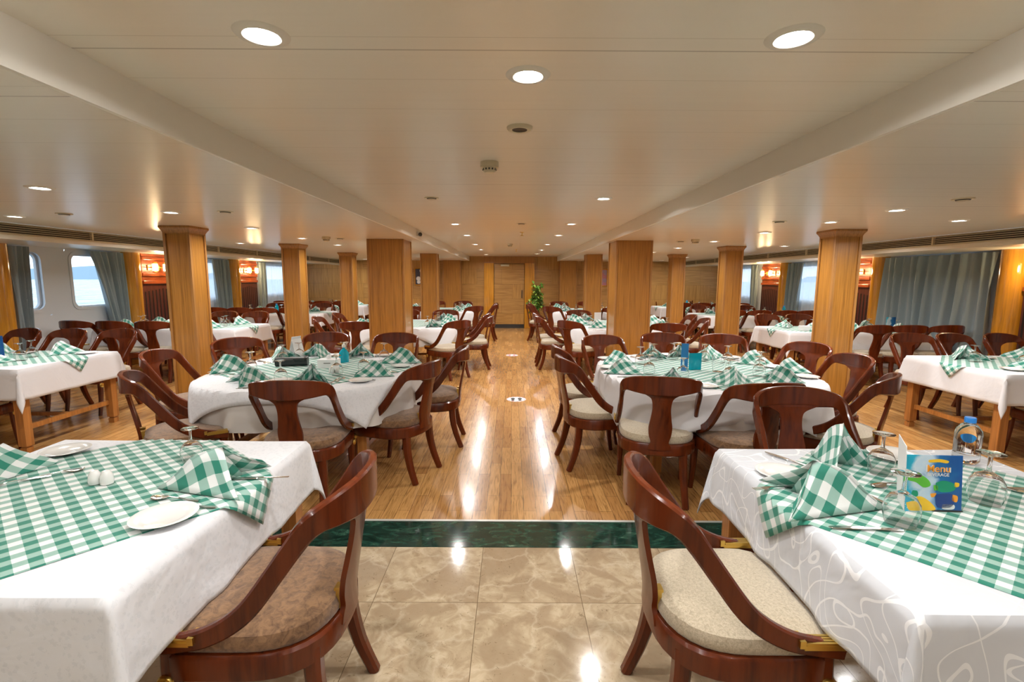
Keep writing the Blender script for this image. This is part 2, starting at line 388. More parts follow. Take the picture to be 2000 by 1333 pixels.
# ---------------------------------------------------------------- pillars
def pillar_side(x,y,lab):
    p=thing('wooden_pillar',lab,'pillar',(x,y,0),0,'capped square pillars beside the window tables'); h=.13
    mesh('shaft',B(-h,h,-h,h,.10,ZS-.07,bev=.004),'oak',p)
    bm=bmesh.new()
    for sx in (-1,1):
        for sy in (-1,1):
            box(bm,sx*h-.014,sx*h+.014,sy*h-.014,sy*h+.014,.10,ZS-.07)
    mesh('corner_trim',bm,'oak_trim',p)
    bm=bmesh.new(); prev=None
    for d,z in ((.012,ZS-.085),(.014,ZS-.07),(.022,ZS-.05),(.038,ZS-.025),(.04,ZS-.02),(.04,ZS-.001)):
        r=h+d; cur=[bm.verts.new((a*r,b*r,z)) for a,b in ((-1,-1),(1,-1),(1,1),(-1,1))]
        if prev:
            for i in range(4): bm.faces.new((prev[i],prev[(i+1)%4],cur[(i+1)%4],cur[i]))
        prev=cur
    bm.faces.new(prev); mesh('capital',bm,'oak_trim',p)
    mesh('plinth',B(-h-.02,h+.02,-h-.02,h+.02,0,.10,bev=.004),'green',p)
for s,n in ((-1,'left'),(1,'right')):
    for i,y in enumerate((5.5,8.22,10.9)):
        pillar_side(s*3.62+(-.02 if s<0 else .02),y,'square oak pillar with flared cap, %s one on the %s side'%(('nearest','middle','farthest')[i],n))
def pillar_mid(x0,x1,y0,y1,lab):
    cx,cy=(x0+x1)/2,(y0+y1)/2; a,b=(x1-x0)/2,(y1-y0)/2
    p=thing('wide_pillar',lab,'pillar',(cx,cy,0),0,'broad oak clad pillars along the aisle')
    mesh('shaft',B(-a,a,-b,b,.0,ZS-.001,bev=.003),'oak',p)
    bm=bmesh.new()
    for sx in (-1,1):
        for sy in (-1,1): box(bm,sx*a-.012,sx*a+.012,sy*b-.012,sy*b+.012,0,ZS-.002)
    mesh('corner_trim',bm,'oak_trim',p)
pillar_mid(-2.05,-1.55,7.0,7.52,'wide oak clad pillar, nearest on the left of the aisle')
pillar_mid(1.49,1.99,7.05,7.58,'wide oak clad pillar, nearest on the right of the aisle')
pillar_mid(-2.05,-1.70,11.0,11.32,'second wide oak pillar left of the aisle')
pillar_mid(1.66,2.0,11.0,11.32,'second wide oak pillar right of the aisle')
pillar_mid(-2.12,-1.6,15.05,YB-.002,'wide oak pier against the back wall, left of the door')
pillar_mid(1.47,1.97,15.05,YB-.002,'wide oak pier against the back wall, right of the door')
# door
d=struct(mesh('door_1',B(-.56,.37,YB-.05,YB-.003,.12,2.0),'parquet'))
bm=bmesh.new(); box(bm,-.56,.37,YB-.07,YB-.003,0,.115); mesh('sill',bm,'dark',d)
mesh('handle',B(.29,.315,YB-.10,YB-.05,.95,1.2,bev=.005),'dark',d)
mesh('door_closer',B(-.36,-.10,YB-.12,YB-.05,1.93,1.99,bev=.008),'cream_plastic',d)
for k,(a,b) in enumerate(((-.88,-.58),(.39,.69))):
    struct(mesh('trim_5',B(a,b,YB-.08,YB-.003,0,ZM-.002,bev=.004),'golden'))
struct(mesh('trim_6',B(-.9,.71,YB-.09,YB-.003,2.03,ZM-.001),'oak_trim'))
# pictures on back wall
for (x,lab,c1,c2) in ((-2.90,'small framed picture of white blooms on dark ground, left back wall',(.05,.05,.08),(.8,.8,.8)),(2.82,'small pink and violet framed picture on right back wall',(.45,.18,.22),(.35,.25,.35))):
    p=thing('framed_picture',lab,'picture',(x,YB-.03,1.60))
    bm=bmesh.new(); a,b=.16,.27
    box(bm,-a,a,-.0,.028,b-.025,b); box(bm,-a,a,-.0,.028,-b,-b+.025); box(bm,-a,-a+.02,0,.028,-b,b); box(bm,a-.02,a,0,.028,-b,b); mesh('frame',bm,'golden',p)
    m=mat('picture_paint',c1,.5); t=NT(m); vv=t.n('ShaderNodeTexVoronoi'); t.l(t.coord('Object'),vv.inputs['Vector']); vv.inputs['Scale'].default_value=6
    t.col(t.ramp(vv.outputs['Distance'],[(0,c2),(.35,c2),(.45,c1)])); mesh('canvas',B(-a+.02,a-.02,.01,.02,-b+.025,b-.025),m,p)
# half columns, panels, sconces, curtains
def half_col(s,y,lab):
    bm=bmesh.new(); lathe(bm,[(.17,0),(.17,1.974)],20,0,0,a0=(PI/2 if s>0 else -PI/2),ang=PI); bm2=bm
    o=mesh('half_column',fixn(bm),'golden',smooth=True,loc=(s*XW,y,0)); tag(o,lab,'column','glossy golden half columns between the windows')
def panel(s,y0,y1,lab):
    p=thing('wall_panel',lab,'wall panel',(s*(XW-.001),(y0+y1)/2,0),0,'dark carved panels between the windows'); w=(y1-y0)/2
    def X(a,b): return (min(-s*a,-s*b),max(-s*a,-s*b))
    x=X(0,.05); mesh('board',B(x[0],x[1],-w,w,0,1.45),'darkpanel',p)
    bm=bmesh.new(); x=X(.05,.053); n=max(4,int(w*2/.085)); 
    for i in range(n):
        yy=-w+ (i+.5)*2*w/n; top=1.33-.06*abs(i-(n-1)/2)/(n/2); box(bm,x[0],x[1],yy-.014,yy+.014,.35,top)
    mesh('grooves',bm,'slot',p)
    bm=bmesh.new()
    for z0,z1,d in ((1.42,1.48,.08),(1.48,1.56,.05),(1.56,1.62,.075),(1.62,1.86,.055),(1.86,1.91,.08),(1.91,1.974,.06)):
        x=X(0,d); box(bm,x[0],x[1],-w,w,z0,z1,bev=.008)
    mesh('cornice',bm,'litpanel',p)
def sconce(s,y,lab):
    p=thing('wall_sconce',lab,'wall lamp',(s*(XW-.055),y,1.72),0,'brass wall sconces with lit glass')
    bm=bmesh.new(); box(bm,min(0,-s*.02),max(0,-s*.02),-.03,.03,-.05,.05,bev=.006); box(bm,min(-s*.02,-s*.11),max(-s*.02,-s*.11),-.012,.012,-.005,.015)
    lathe(bm,[(0,.10),(.035,.10),(.04,.085),(.04,.078),(0,.078)],12,-s*.13,0); lathe(bm,[(0,-.09),(.03,-.09),(.035,-.08),(.03,-.075),(0,-.075)],12,-s*.13,0)
    box(bm,-s*.13-.003,-s*.13+.003,-.003,.003,-.09,.10); mesh('bracket',fixn(bm),'brass',p)
    bm=bmesh.new(); lathe(bm,[(.0,-.06),(.026,-.06),(.03,.07),(0,.07)],12,-s*.13,0); mesh('lamp_tube',fixn(bm),'shade',p,True)
    bm=bmesh.new()
    for i in range(7):
        a=2*PI*i/7; lathe(bm,[(0,-.1),(.005,-.1),(.005,.08),(0,.08)],6,-s*.13+.045*math.cos(a),.045*math.sin(a))
    mesh('glass_rods',fixn(bm),'glass',p)
    l=bpy.data.lights.new('bulb','POINT'); l.energy=9; l.color=(1,.72,.38); l.shadow_soft_size=.04
    lo=bpy.data.objects.new('bulb',l); C.objects.link(lo); lo.location=(-s*.22,0,0); lo.parent=p
COLS_L=[(6.42,),(8.70,),(11.9,)]; 
for y,w in ((6.42,'nearest'),(8.72,'second'),(11.92,'third')): half_col(-1,y,'glossy golden round half column on left wall, %s from the camera'%w)
for y,w in ((6.64,'nearest'),(9.03,'second'),(12.16,'third')): half_col(1,y,'glossy golden round half column on right wall, %s from the camera'%w)
for y0,y1,w in ((5.5,6.18,'nearest'),(8.94,9.95,'second'),(12.14,12.95,'third')): panel(-1,y0,y1,'dark carved panel with grooves on left wall, %s from the camera'%w)
for y0,y1,w in ((5.6,6.45,'nearest'),(9.24,10.1,'second'),(12.37,13.25,'third')): panel(1,y0,y1,'dark carved panel with grooves on right wall, %s from the camera'%w)
for s,n,ys in ((-1,'left',((9.1,'near one of the second panel'),(9.38,'middle one of the second panel'),(12.35,'near one of the third panel'),(12.7,'far one of the third panel'))),(1,'right',((6.22,'on the nearest panel'),(9.45,'near one of the second panel'),(9.8,'far one of the second panel'),(12.6,'near one of the third panel'),(13.0,'far one of the third panel')))):
    for y,w in ys: sconce(s,y,'lit glass and brass sconce, %s wall, %s'%(n,w))
def curtain(s,yt0,yt1,yb0,yb1,lab,m='curtain',zb=.28,off=.05,folds=9,amp=.045,name='curtain'):
    bm=bmesh.new(); nu,nv=folds*12,14; grid=[]
    for j in range(nv+1):
        v=j/nv; z=1.955*(1-v)+zb*v; k=v**.8; row=[]
        for i in range(nu+1):
            u=i/nu; y=(yt0+(yt1-yt0)*u)*(1-k)+(yb0+(yb1-yb0)*u)*k
            a=amp*(.6+.4*v)*math.sin(u*folds*2*PI+math.sin(u*7+v*2.2)*1.5+v*1.1)*(.7+.3*math.sin(u*23+v*2))+.012*math.sin(u*31+v*4)
            row.append(bm.verts.new((s*(XW-off-.05-a),y,z)))
        grid.append(row)
    for j in range(nv):
        for i in range(nu): bm.faces.new((grid[j][i],grid[j][i+1],grid[j+1][i+1],grid[j+1][i]))
    o=mesh(name,bm,m,smooth=True); tag(o,lab,'curtain','grey window curtains' if m=='curtain' else 'white sheer curtains')
    return o
curtain(-1,6.50,6.84,6.58,6.74,'narrow grey curtain beside the nearest left porthole window',folds=4)
curtain(-1,7.78,8.48,8.22,8.50,'grey curtain swept aside at the second left window',folds=7)
curtain(-1,10.95,11.62,11.1,11.66,'grey curtain before the second left column, third window',folds=7)
curtain(-1,12.98,13.35,13.0,13.30,'grey curtain at near edge of farthest left window',folds=4)
curtain(-1,14.75,15.2,14.8,15.2,'grey curtain at far edge of farthest left window',folds=4)
curtain(-1,13.3,14.8,13.3,14.8,'white sheer over the farthest left window','sheer',.5,.02,12,.02,'sheer_curtain')
curtain(-1,10.2,11.1,10.2,11.1,'white sheer over the third left window','sheer',.5,.02,8,.02,'sheer_curtain')
curtain(1,6.80,8.84,6.84,8.92,'wide closed grey curtain over the nearest right window',folds=12,amp=.075)
curtain(1,11.3,11.95,11.5,11.98,'grey curtain gathered at the middle right window',folds=7)
curtain(1,10.2,11.5,10.2,11.6,'white sheer over the middle right window','sheer',.5,.02,10,.02,'sheer_curtain')
curtain(1,13.42,13.8,13.45,13.66,'grey curtain at near edge of farthest right window',folds=4)
curtain(1,14.75,15.25,14.8,15.25,'grey curtain at far edge of farthest right window',folds=4)
curtain(1,13.7,14.8,13.6,14.8,'white sheer over the farthest right window','sheer',.5,.02,9,.02,'sheer_curtain')
# ---------------------------------------------------------------- ceiling fixtures
dl0=thing('downlight','x','ceiling light',(0,0,0)); 
bm=bmesh.new(); lathe(bm,[(.044,.0),(.052,-.008),(.072,-.005),(.077,.0)],24); mesh('trim_ring',fixn(bm),'white',dl0,True)
bm=bmesh.new(); lathe(bm,[(0,-.0045),(.036,-.004),(.045,.0)],20); mesh('lens',fixn(bm),'lamp',dl0,True)
def downlight(x,y,z,lab,first=[True],power=1.0,group='round recessed ceiling downlights',col=(1,.975,.95),tilt=0):
    if first[0]:
        r=dl0; r.location=(x,y,z); r['label']=lab; r['group']=group; first[0]=False; KIDS[dl0.name]=[(c,[]) for c in kids(dl0)]
    else: r=dup(dl0,(x,y,z),0,lab,group)
    l=bpy.data.lights.new('bulb','AREA'); l.shape='DISK'; l.size=.07; l.energy=DL*power*(1.0 if y<3.5 else 1.35); l.color=col; l.spread=math.radians(165)
    lo=bpy.data.objects.new('bulb',l); C.objects.link(lo); lo.location=(0,0,-.008); lo.parent=r; lo.rotation_euler=(0,tilt,0)
ordn=['first','second','third','fourth','fifth','sixth','seventh','eighth']
def row(xs,z,where,kw={}):
    for i,(x,y) in enumerate(xs): downlight(x,y,z,'lit round downlight, %s from the camera in %s'%(ordn[i],where),**kw)
row([(-.72,1.49),(-.73,6.33),(-.73,7.94),(-.75,10.0),(-.75,11.8),(-.75,14.2)],ZM,'the row over the aisle, left side')
row([(.80,1.49),(.78,4.3),(.74,6.26),(.73,7.86),(.70,9.94),(.70,11.86),(.68,13.6)],ZM,'the row over the aisle, right side')
downlight(.05,1.76,ZM,'bright round downlight in the middle of the ceiling')
row([(-2.95,3.13),(-2.92,4.26),(-2.93,5.57),(-2.95,6.95),(-2.93,8.3),(-2.9,10.6),(-2.9,13.2)],ZS,'the inner row of left side ceiling')
row([(3.0,3.9),(3.01,4.71),(2.94,5.79),(2.9,7.12),(2.89,8.64),(2.84,10.0),(2.84,13.2)],ZS,'the inner row of right side ceiling')
row([(-4.6,4.6),(-4.5,6.6),(-4.4,8.0),(-4.3,9.6),(-4.3,12.5),(-4.3,14.4)],ZS,'the outer row of left side ceiling')
row([(4.07,4.54),(4.5,6.6),(4.4,8.0),(3.78+.5,9.68),(4.3,12.2),(4.3,14.2)],ZS,'the outer row of right side ceiling')
for i,(x,y,z) in enumerate(((-.74,-.1,ZM),(.78,-.1,ZM),(-1.05,.7,ZM),(1.1,.7,ZM),(-.74,-1.8,ZM),(.78,-1.8,ZM),(-2.9,1.2,ZS),(2.9,1.2,ZS),(-2.9,-.8,ZS),(2.9,-.8,ZS),(-4.6,2.2,ZS),(4.6,2.2,ZS),(-4.6,-.4,ZS),(4.6,-.4,ZS))):
    downlight(x,y,z,'recessed downlight above the entrance behind the camera',power=(1.3 if abs(y-.7)<.01 else .6),tilt=(0 if abs(y-.7)>.01 else (.9 if x<0 else -.9)),group='downlights behind the camera')
def fixture(name,prof,x,y,z,lab,cat,m='white',parts=()):
    r=thing(name,lab,cat,(x,y,z)); bm=bmesh.new(); lathe(bm,prof,24); mesh('housing',fixn(bm),m,r,True)
    for nm,pr,mm in parts: bm=bmesh.new(); lathe(bm,pr,20); mesh(nm,fixn(bm),mm,r,True)
    return r
def smoke(x,y,z,lab,m='cream_plastic'):
    r=fixture('smoke_detector',[(0,-.03),(.055,-.03),(.055,0)],x,y,z,lab,'smoke detector',m,(('sensor_cap',[(0,-.062),(.028,-.06),(.04,-.045),(.04,-.03)],m),))
    bm=bmesh.new()
    for i in range(12):
        a=2*PI*i/12; bmesh.ops.create_cube(bm,size=.01,matrix=Matrix.Translation((.037*math.cos(a),.037*math.sin(a),-.043)))
    mesh('vents',bm,'dark',r)
smoke(-.14,3.02,ZM,'cream smoke detector on the ceiling over the aisle'); smoke(-.05,9.85,ZM,'small distant smoke detector near the door')
smoke(-2.52,6.7,ZS,'smoke detector on the left side ceiling'); smoke(2.51,6.8,ZS,'smoke detector on the right side ceiling')
fixture('ceiling_speaker',[(.035,-.012),(.05,-.014),(.058,-.008),(.06,0)],.03,2.34,ZM,'round dark centred speaker on ceiling above aisle','speaker','cream_plastic',(('cone',[(0,-.006),(.036,-.01)],'dark'),))
for x,y,z,lab in ((-.70,4.32,ZM,'unlit flat round vent over the aisle, left'),(.11,6.25,ZM,'unlit flat round vent over mid aisle'),(-3.96,4.4,ZS,'flat round vent on left ceiling, outermost'),(-2.42,4.2,ZS,'flat round vent on left ceiling near the fascia'),(-2.42,6.95,ZS,'flat round vent on left ceiling behind the smoke detector'),(2.43,7.15,ZS,'flat round vent on right ceiling by the smoke detector'),(2.52,4.7,ZS,'flat round vent on right ceiling near the fascia'),(3.03,3.37,ZS,'flat round vent on right ceiling, nearest')):
    fixture('ceiling_vent',[(0,-.012),(.035,-.012),(.045,-.004),(.06,-.006),(.062,0)],x,y,z,lab,'vent','cream_plastic',(('slot_ring',[(.037,-.0125),(.043,-.006)],'dark'),))
for x,y,lab in ((.14,7.4,'brass sprinkler head over the aisle, nearer one'),(.09,11.7,'brass sprinkler head over the aisle, farther one')):
    fixture('sprinkler',[(0,-.055),(.028,-.055),(.028,-.05),(.006,-.048),(.006,-.008),(.03,-.006),(.03,0)],x,y,ZM,lab,'sprinkler','brass')
p=thing('security_camera','white security camera with dark lens on the left fascia','camera',(FL,7.0,2.17))
mesh('body',B(0,.07,-.04,.04,-.035,.035,bev=.01),'white',p); bm=bmesh.new(); bmesh.ops.create_uvsphere(bm,u_segments=16,v_segments=10,radius=.028,matrix=Matrix.Translation((.05,-.045,-.01))); mesh('lens',bm,'dark',p,True)
# floor stickers
for x,y,lab,red in ((.06,6.15,'round white floor sticker with black footprints in aisle',0),(0.0,9.8,'farther round floor sticker with red and white marks',1)):
    p=thing('floor_sticker',lab,'sticker',(x,y,0)); bm=bmesh.new(); lathe(bm,[(0,.0035),(.125,.0035),(.125,.0005)],32); mesh('disc',fixn(bm),'card',p)
    bm=bmesh.new()
    for sx in (-1,1):
        for (cy,a,b) in ((.02,.028,.05),(-.06,.022,.03)):
            vs=[bm.verts.new((sx*.045+a*math.cos(2*PI*i/16),cy+b*math.sin(2*PI*i/16),.005)) for i in range(16)]; bm.faces.new(vs)
    mesh('footprints',bm,'dark' if not red else 'pink',p)
    bm=bmesh.new()
    for i in range(24):
        if i%2: continue
        a0,a1=2*PI*i/24,2*PI*(i+1)/24
        bm.faces.new([bm.verts.new((r*math.cos(a),r*math.sin(a),.0045)) for r,a in ((.108,a0),(.122,a0),(.122,a1),(.108,a1))])
    mesh('dashed_border',bm,'pink',p)
# ---------------------------------------------------------------- chair
def seat_pt(a,ax=.27,back=.27,front=.235):
    c,s=math.cos(a),math.sin(a)
    n=2.7 if s<0 else 7; b=back if s<0 else front
    k=(abs(c/1)**n+abs(s)**n)**(-1/n)
    return ax*c*k, b*s*k
def seat_ring(bm,sc,z,N=40): return [bm.verts.new((seat_pt(2*PI*i/N)[0]*sc,seat_pt(2*PI*i/N)[1]*sc,z)) for i in range(N)]
def stack(bm,spec,cap=True):
    prev=None
    for sc,z in spec:
        cur=seat_ring(bm,sc,z)
        if prev:
            for i in range(len(cur)): j=(i+1)%len(cur); bm.faces.new((prev[i],prev[j],cur[j],cur[i]))
        else: bm.faces.new(list(reversed(cur)))
        prev=cur
    bm.faces.new(prev); return bm
def make_chair(seatmat):
    t=thing('dining_chair','x','chair')
    mesh('seat_frame',stack(bmesh.new(),[(.97,.352),(1,.36),(1,.428),(.97,.438),(.93,.438)]),'mahogany',t,True)
    mesh('seat_cushion',stack(bmesh.new(),[(.90,.43),(.945,.445),(.95,.465),(.92,.488),(.80,.502),(.5,.508),(.2,.51)]),seatmat,t,True)
    half=[(0,-.345,.858,.130),(.09,-.337,.858,.125),(.17,-.310,.858,.106),(.228,-.272,.851,.082),(.250,-.238,.825,.067),(.256,-.203,.778,.061),(.257,-.140,.690,.059),(.263,-.068,.594,.059),(.267,-.005,.540,.059),(.27,.07,.503,.058),(.27,.15,.485,.054),(.27,.225,.472,.048)]
    full=[(-x,y,z,w) for x,y,z,w in reversed(half[1:])]+half
    pts=crom(full,5); path=[Vector(p[:3]) for p in pts]; k=len(path); ups=[]
    for i in range(k):
        T=path[min(i+1,k-1)]-path[max(i-1,0)]; T.z=0; N=Vector((T.y,-T.x,0)); ups.append(N.normalized())
    mesh('back_rail',fixn(sweep(bmesh.new(),path,[(.014,p[3]/2) for p in pts],ups)),'mahogany',t,True)
    # splat
    bm=bmesh.new(); rows=crom([(.400,.080,-.270),(.43,.072,-.270),(.455,.060,-.271),(.50,.072,-.275),(.56,.077,-.284),(.62,.068,-.294),(.69,.060,-.306),(.745,.064,-.316),(.775,.080,-.323),(.80,.125,-.329),(.816,.155,-.330)],4); prev=None
    for z,w,y in rows:
        cur=[]
        for side in (0,1):
            for i in range(7):
                u=(-1+2*i/6)*(1 if side==0 else -1); x=w*u; yy=y+x*x*1.25+(.009 if side==0 else -.009); cur.append(bm.verts.new((x,yy,z)))
        if prev:
            n=len(cur)
            for i in range(n): j=(i+1)%n; bm.faces.new((prev[i],prev[j],cur[j],cur[i]))
        else: bm.faces.new(cur)
        prev=cur
    bm.faces.new(prev); mesh('splat',fixn(bm),'mahogany',t,True)
    def leg(pts,up=Vector((1,0,0))):
        q=crom(pts,4); return fixn(sweep(bmesh.new(),[Vector(p[:3]) for p in q],[(p[3],p[3]) for p in q],up))
    for s in (-1,1):
        mesh('leg',leg([(s*.165,-.205,.40,.028),(s*.17,-.21,.28,.027),(s*.178,-.238,.14,.024),(s*.187,-.29,0,.021)]),'mahogany',t,True)
        mesh('leg',leg([(s*.235,.195,.46,.023),(s*.235,.20,.30,.023),(s*.235,.21,.15,.019),(s*.235,.232,0,.016)]),'mahogany',t,True)
        bm=bmesh.new()
        for i in range(4): box(bm,s*.27-.019+i*.0105,s*.27-.019+i*.0105+.0075,.105,.222,.497-.0,.510)
        box(bm,s*.27-.021,s*.27+.021,.10,.224,.488,.502); box(bm,s*.27-.023,s*.27+.023,.085,.102,.495,.518)
        mesh('brass_bracket',bm,'brass',t)
        bm=bmesh.new(); lathe(bm,[(0,.012),(.008,.012),(.012,.006),(.022,.009),(.026,.004),(.026,0)],16)
        bmesh.ops.transform(bm,matrix=Matrix.Translation((s*.258,.20,.345))@Matrix.Rotation(s*PI/2,4,'Y'),verts=bm.verts); mesh('rosette',fixn(bm),'brass',t,True)
    bm=bmesh.new()
    for s in (-1,1):
        box(bm,min(s*.035,s*.06),max(s*.035,s*.06),-.268,-.243,.445,.515); box(bm,min(s*.03,s*.066),max(s*.03,s*.066),-.272,-.24,.512,.522)
    mesh('splat_bracket',bm,'brass',t)
    return t
CH={'brown':make_chair('brownseat'),'cream':make_chair('creamseat')}
used={'brown':False,'cream':False}; CHN=[0]
def chair(x,y,face,kind,lab,group):
    """x,y seat centre; face = heading in degrees (0 = +x, 90 = +y)"""
    rz=math.radians(face-90); src=CH[kind]; CHN[0]+=1
    if not used[kind]:
        KIDS[src.name]=[(c,[]) for c in kids(src)]
        used[kind]=True; r=src; r.location=(x,y,0); r.rotation_euler=(0,0,rz); r['label']=lab; r['group']=group
    else: r=dup(src,(x,y,0),rz,lab,group)
    return r
# ---------------------------------------------------------------- tables
ZT=.757
def leg_mesh():
    bm=bmesh.new(); 
    for z0,z1,h in ((0,.05,.030),(.05,.065,.024),(.065,.075,.036),(.075,.70,.036)): box(bm,-h,h,-h,h,z0,z1)
    return bm
def table(cx,cy,a,b,lab,rnd=False,rz=0):
    t=thing('dining_table',lab,'table',(cx,cy,0),rz,'dining tables')
    if rnd:
        bm=bmesh.new(); N=48; pr=[]
        for z in (.725,.752):
            cur=[]
            for i in range(N):
                an=2*PI*i/N; c,s=math.cos(an),math.sin(an); k=(abs(c)**2.6+abs(s)**2.6)**(-1/2.6); cur.append(bm.verts.new((a*c*k,b*s*k,z)))
            pr.append(cur)
        for i in range(N): j=(i+1)%N; bm.faces.new((pr[0][i],pr[0][j],pr[1][j],pr[1][i]))
        bm.faces.new(pr[1]); bm.faces.new(list(reversed(pr[0]))); mesh('tabletop',bm,'oak_leg',t); q=.62
    else: mesh('tabletop',B(-a,a,-b,b,.725,.752),'oak_leg',t); q=None
    lx,ly=(a*.62,b*.62) if rnd else (a-.06,b-.06)
    for sx in (-1,1):
        for sy in (-1,1): mesh('leg',leg_mesh(),'oak_leg',t,loc=(sx*lx,sy*ly,0))
    bm=bmesh.new(); box(bm,-lx,lx,-ly-.012,-ly+.012,.66,.725); box(bm,-lx,lx,ly-.012,ly+.012,.66,.725); box(bm,-lx-.012,-lx+.012,-ly,ly,.66,.725); box(bm,lx-.012,lx+.012,-ly,ly,.66,.725); mesh('apron',bm,'oak_leg',t)
    bm=bmesh.new(); box(bm,-lx,-lx+.03,-ly+.03,ly-.03,.20,.245); box(bm,lx-.03,lx,-ly+.03,ly-.03,.20,.245); box(bm,-lx+.03,lx-.03,-.016,.016,.205,.24); mesh('stretcher',bm,'oak_leg',t)
    return t
def lin(a,b,n): return [a+(b-a)*i/n for i in range(n+1)]
def drape(cx,cy,a,b,over,name,m,lab,cat,group,rnd=False,zt=ZT,rz=0,res=.05,diamond=None,amp=.012,seed=0,uvrot=0,gap=.008,thick=.003,ext=None):
    """cloth laid over a table: rectangular cloth, or a diamond square (half diagonal) set turned by 45 degrees (+turn)"""
    rnds=random.Random(seed); ph=rnds.random()*9
    bm=bmesh.new(); uvl=bm.loops.layers.uv.new('UVMap')
    def place(X,Y):
        if rnd:
            r=math.hypot(X,Y)
            if r<1e-6: return (X,Y,zt)
            c,s=X/r,Y/r; k=(abs(c/a)**2.6+abs(s/b)**2.6)**(-1/2.6)
            if r<=k: return (X,Y,zt)
            d=r-k; px,py=c*k,s*k; dx,dy=c,s; arc=math.atan2(s,c)*a
            corner=abs(math.sin(2*math.atan2(s,c)))
        else:
            px=max(-a,min(a,X)); py=max(-b,min(b,Y)); ex,ey=X-px,Y-py; d=math.hypot(ex,ey)
            if d<1e-9: return (X,Y,zt)
            dx,dy=ex/d,ey/d; arc=px+py; corner=2*abs(dx*dy)
        wob=(amp*d/.25*math.sin(arc*15+ph)+amp*.4*d/.25*math.sin(arc*31+ph*2))*max(0,1-corner*1.6)
        o=gap+min(d,.03)*.15+.05*d+.16*d*corner+max(0,wob)
        return (px+dx*o,py+dy*o,zt-d*.985)
    vd={}
    if diamond is None:
        def axis(h):
            n=max(2,int(2*h/res)); k=max(3,int(over/min(res*.45,.025))); 
            return [-h-over+over*i/k for i in range(k)]+lin(-h,h,n)+[h+over*(i+1)/k for i in range(k)]
        xs,ys=axis(a),axis(b)
        if rnd: ex,ey=ext or (a+over,b+over); xs=lin(-ex,ex,int(2*ex/res*1.5)); ys=lin(-ey,ey,int(2*ey/res*1.5))
        P=[[(x,y) for x in xs] for y in ys]; UV=P
    else:
        hd,tx,ty,turn=diamond; side=hd*math.sqrt(2)/2; n=max(6,int(2*side/res)); us=lin(-side,side,n); ang=PI/4+turn; c,s=math.cos(ang),math.sin(ang)
        P=[[(tx+u*c-v*s,ty+u*s+v*c) for u in us] for v in us]; UV=[[(u,v) for u in us] for v in us]
    V=[]
    for r_ in P:
        rw=[]
        for (X,Y) in r_:
            x,y,z=place(X,Y)
            z+=.0016*math.sin(X*9+ph)*math.sin(Y*11+ph)
            rw.append(bm.verts.new((x,y,z)))
        V.append(rw)
    for j in range(len(V)-1):
        for i in range(len(V[0])-1):
            f=bm.faces.new((V[j][i],V[j][i+1],V[j+1][i+1],V[j+1][i]))
            for lp,(jj,ii) in zip(f.loops,((j,i),(j,i+1),(j+1,i+1),(j+1,i))): lp[uvl].uv=UV[jj][ii]
    o=mesh(name,bm,m,smooth=True,loc=(cx,cy,0),rot=(0,0,rz))
    sm=o.modifiers.new('thickness','SOLIDIFY'); sm.thickness=thick; sm.offset=1
    tag(o,lab,cat,group); return o
# ---------------------------------------------------------------- tableware prototypes
def napkin_proto():
    A=Vector((0,-.03,.108)); F=Vector((0,.165,0)); L=Vector((-.135,-.12,0)); R=Vector((.13,-.13,0)); 
    bm=bmesh.new(); uvl=bm.loops.layers.uv.new('UVMap')
    def tri(a,b,c,ua,ub,uc,bulge,n=8):
        nrm=(b-a).cross(c-a).normalized(); vs={}
        for i in range(n+1):
            for j in range(n+1-i):
                u,v=i/n,j/n; w=1-u-v; p=a*w+b*u+c*v; bl=bulge*27*u*v*w+bulge*1.2*(u*w+v*w)*2; p=p+nrm*bl
                p.z=max(p.z,0); vs[i,j]=(bm.verts.new(p),(ua[0]*w+ub[0]*u+uc[0]*v,ua[1]*w+ub[1]*u+uc[1]*v))
        def face(*ks):
            f=bm.faces.new([vs[k][0] for k in ks])
            for lp,k in zip(f.loops,ks): lp[uvl].uv=vs[k][1]
        for i in range(n):
            for j in range(n-i):
                face((i,j),(i+1,j),(i,j+1))
                if i+j<n-1: face((i+1,j),(i+1,j+1),(i,j+1))
    def uv(p,q): # flat coords
        return p,q
    tri(A,L,F,(0,0),(-.17,-.02),(-.02,-.25),.010)
    tri(A,F,R,(0,0),(-.02,-.25),(.17,-.03),.010)
    # inner folded layer seen from the open back
    A2=A+Vector((0,.012,-.006)); L2=Vector((-.075,-.05,0)); R2=Vector((.075,-.055,0)); M2=Vector((.0,.03,.0))
    tri(A2,M2,L2,(0,0),(.05,-.12),(-.12,-.05),-.008,5); tri(A2,R2,M2,(0,0),(.12,-.05),(.05,-.12),-.008,5)
    # turned-out cuff along the back edges
    tri(A,R,R+Vector((-.045,.02,.035)),(0,0),(.17,.03),(.15,.09),.004,5)
    bmesh.ops.remove_doubles(bm,verts=bm.verts,dist=.0008)
    for v in bm.verts:
        if v.co.z>.001:
            t_=max(0,min(1,(.165-v.co.y)/.215)); v.co.z+=.040*math.sin(PI*t_)*min(1,v.co.z/.05); v.co.x*=1+.22*math.sin(PI*min(1,v.co.z/.12))
    o=mesh('napkin',bm,'gingham',smooth=True); sm=o.modifiers.new('thickness','SOLIDIFY'); sm.thickness=.003; sm.offset=-1; tag(o,'x','napkin'); return o
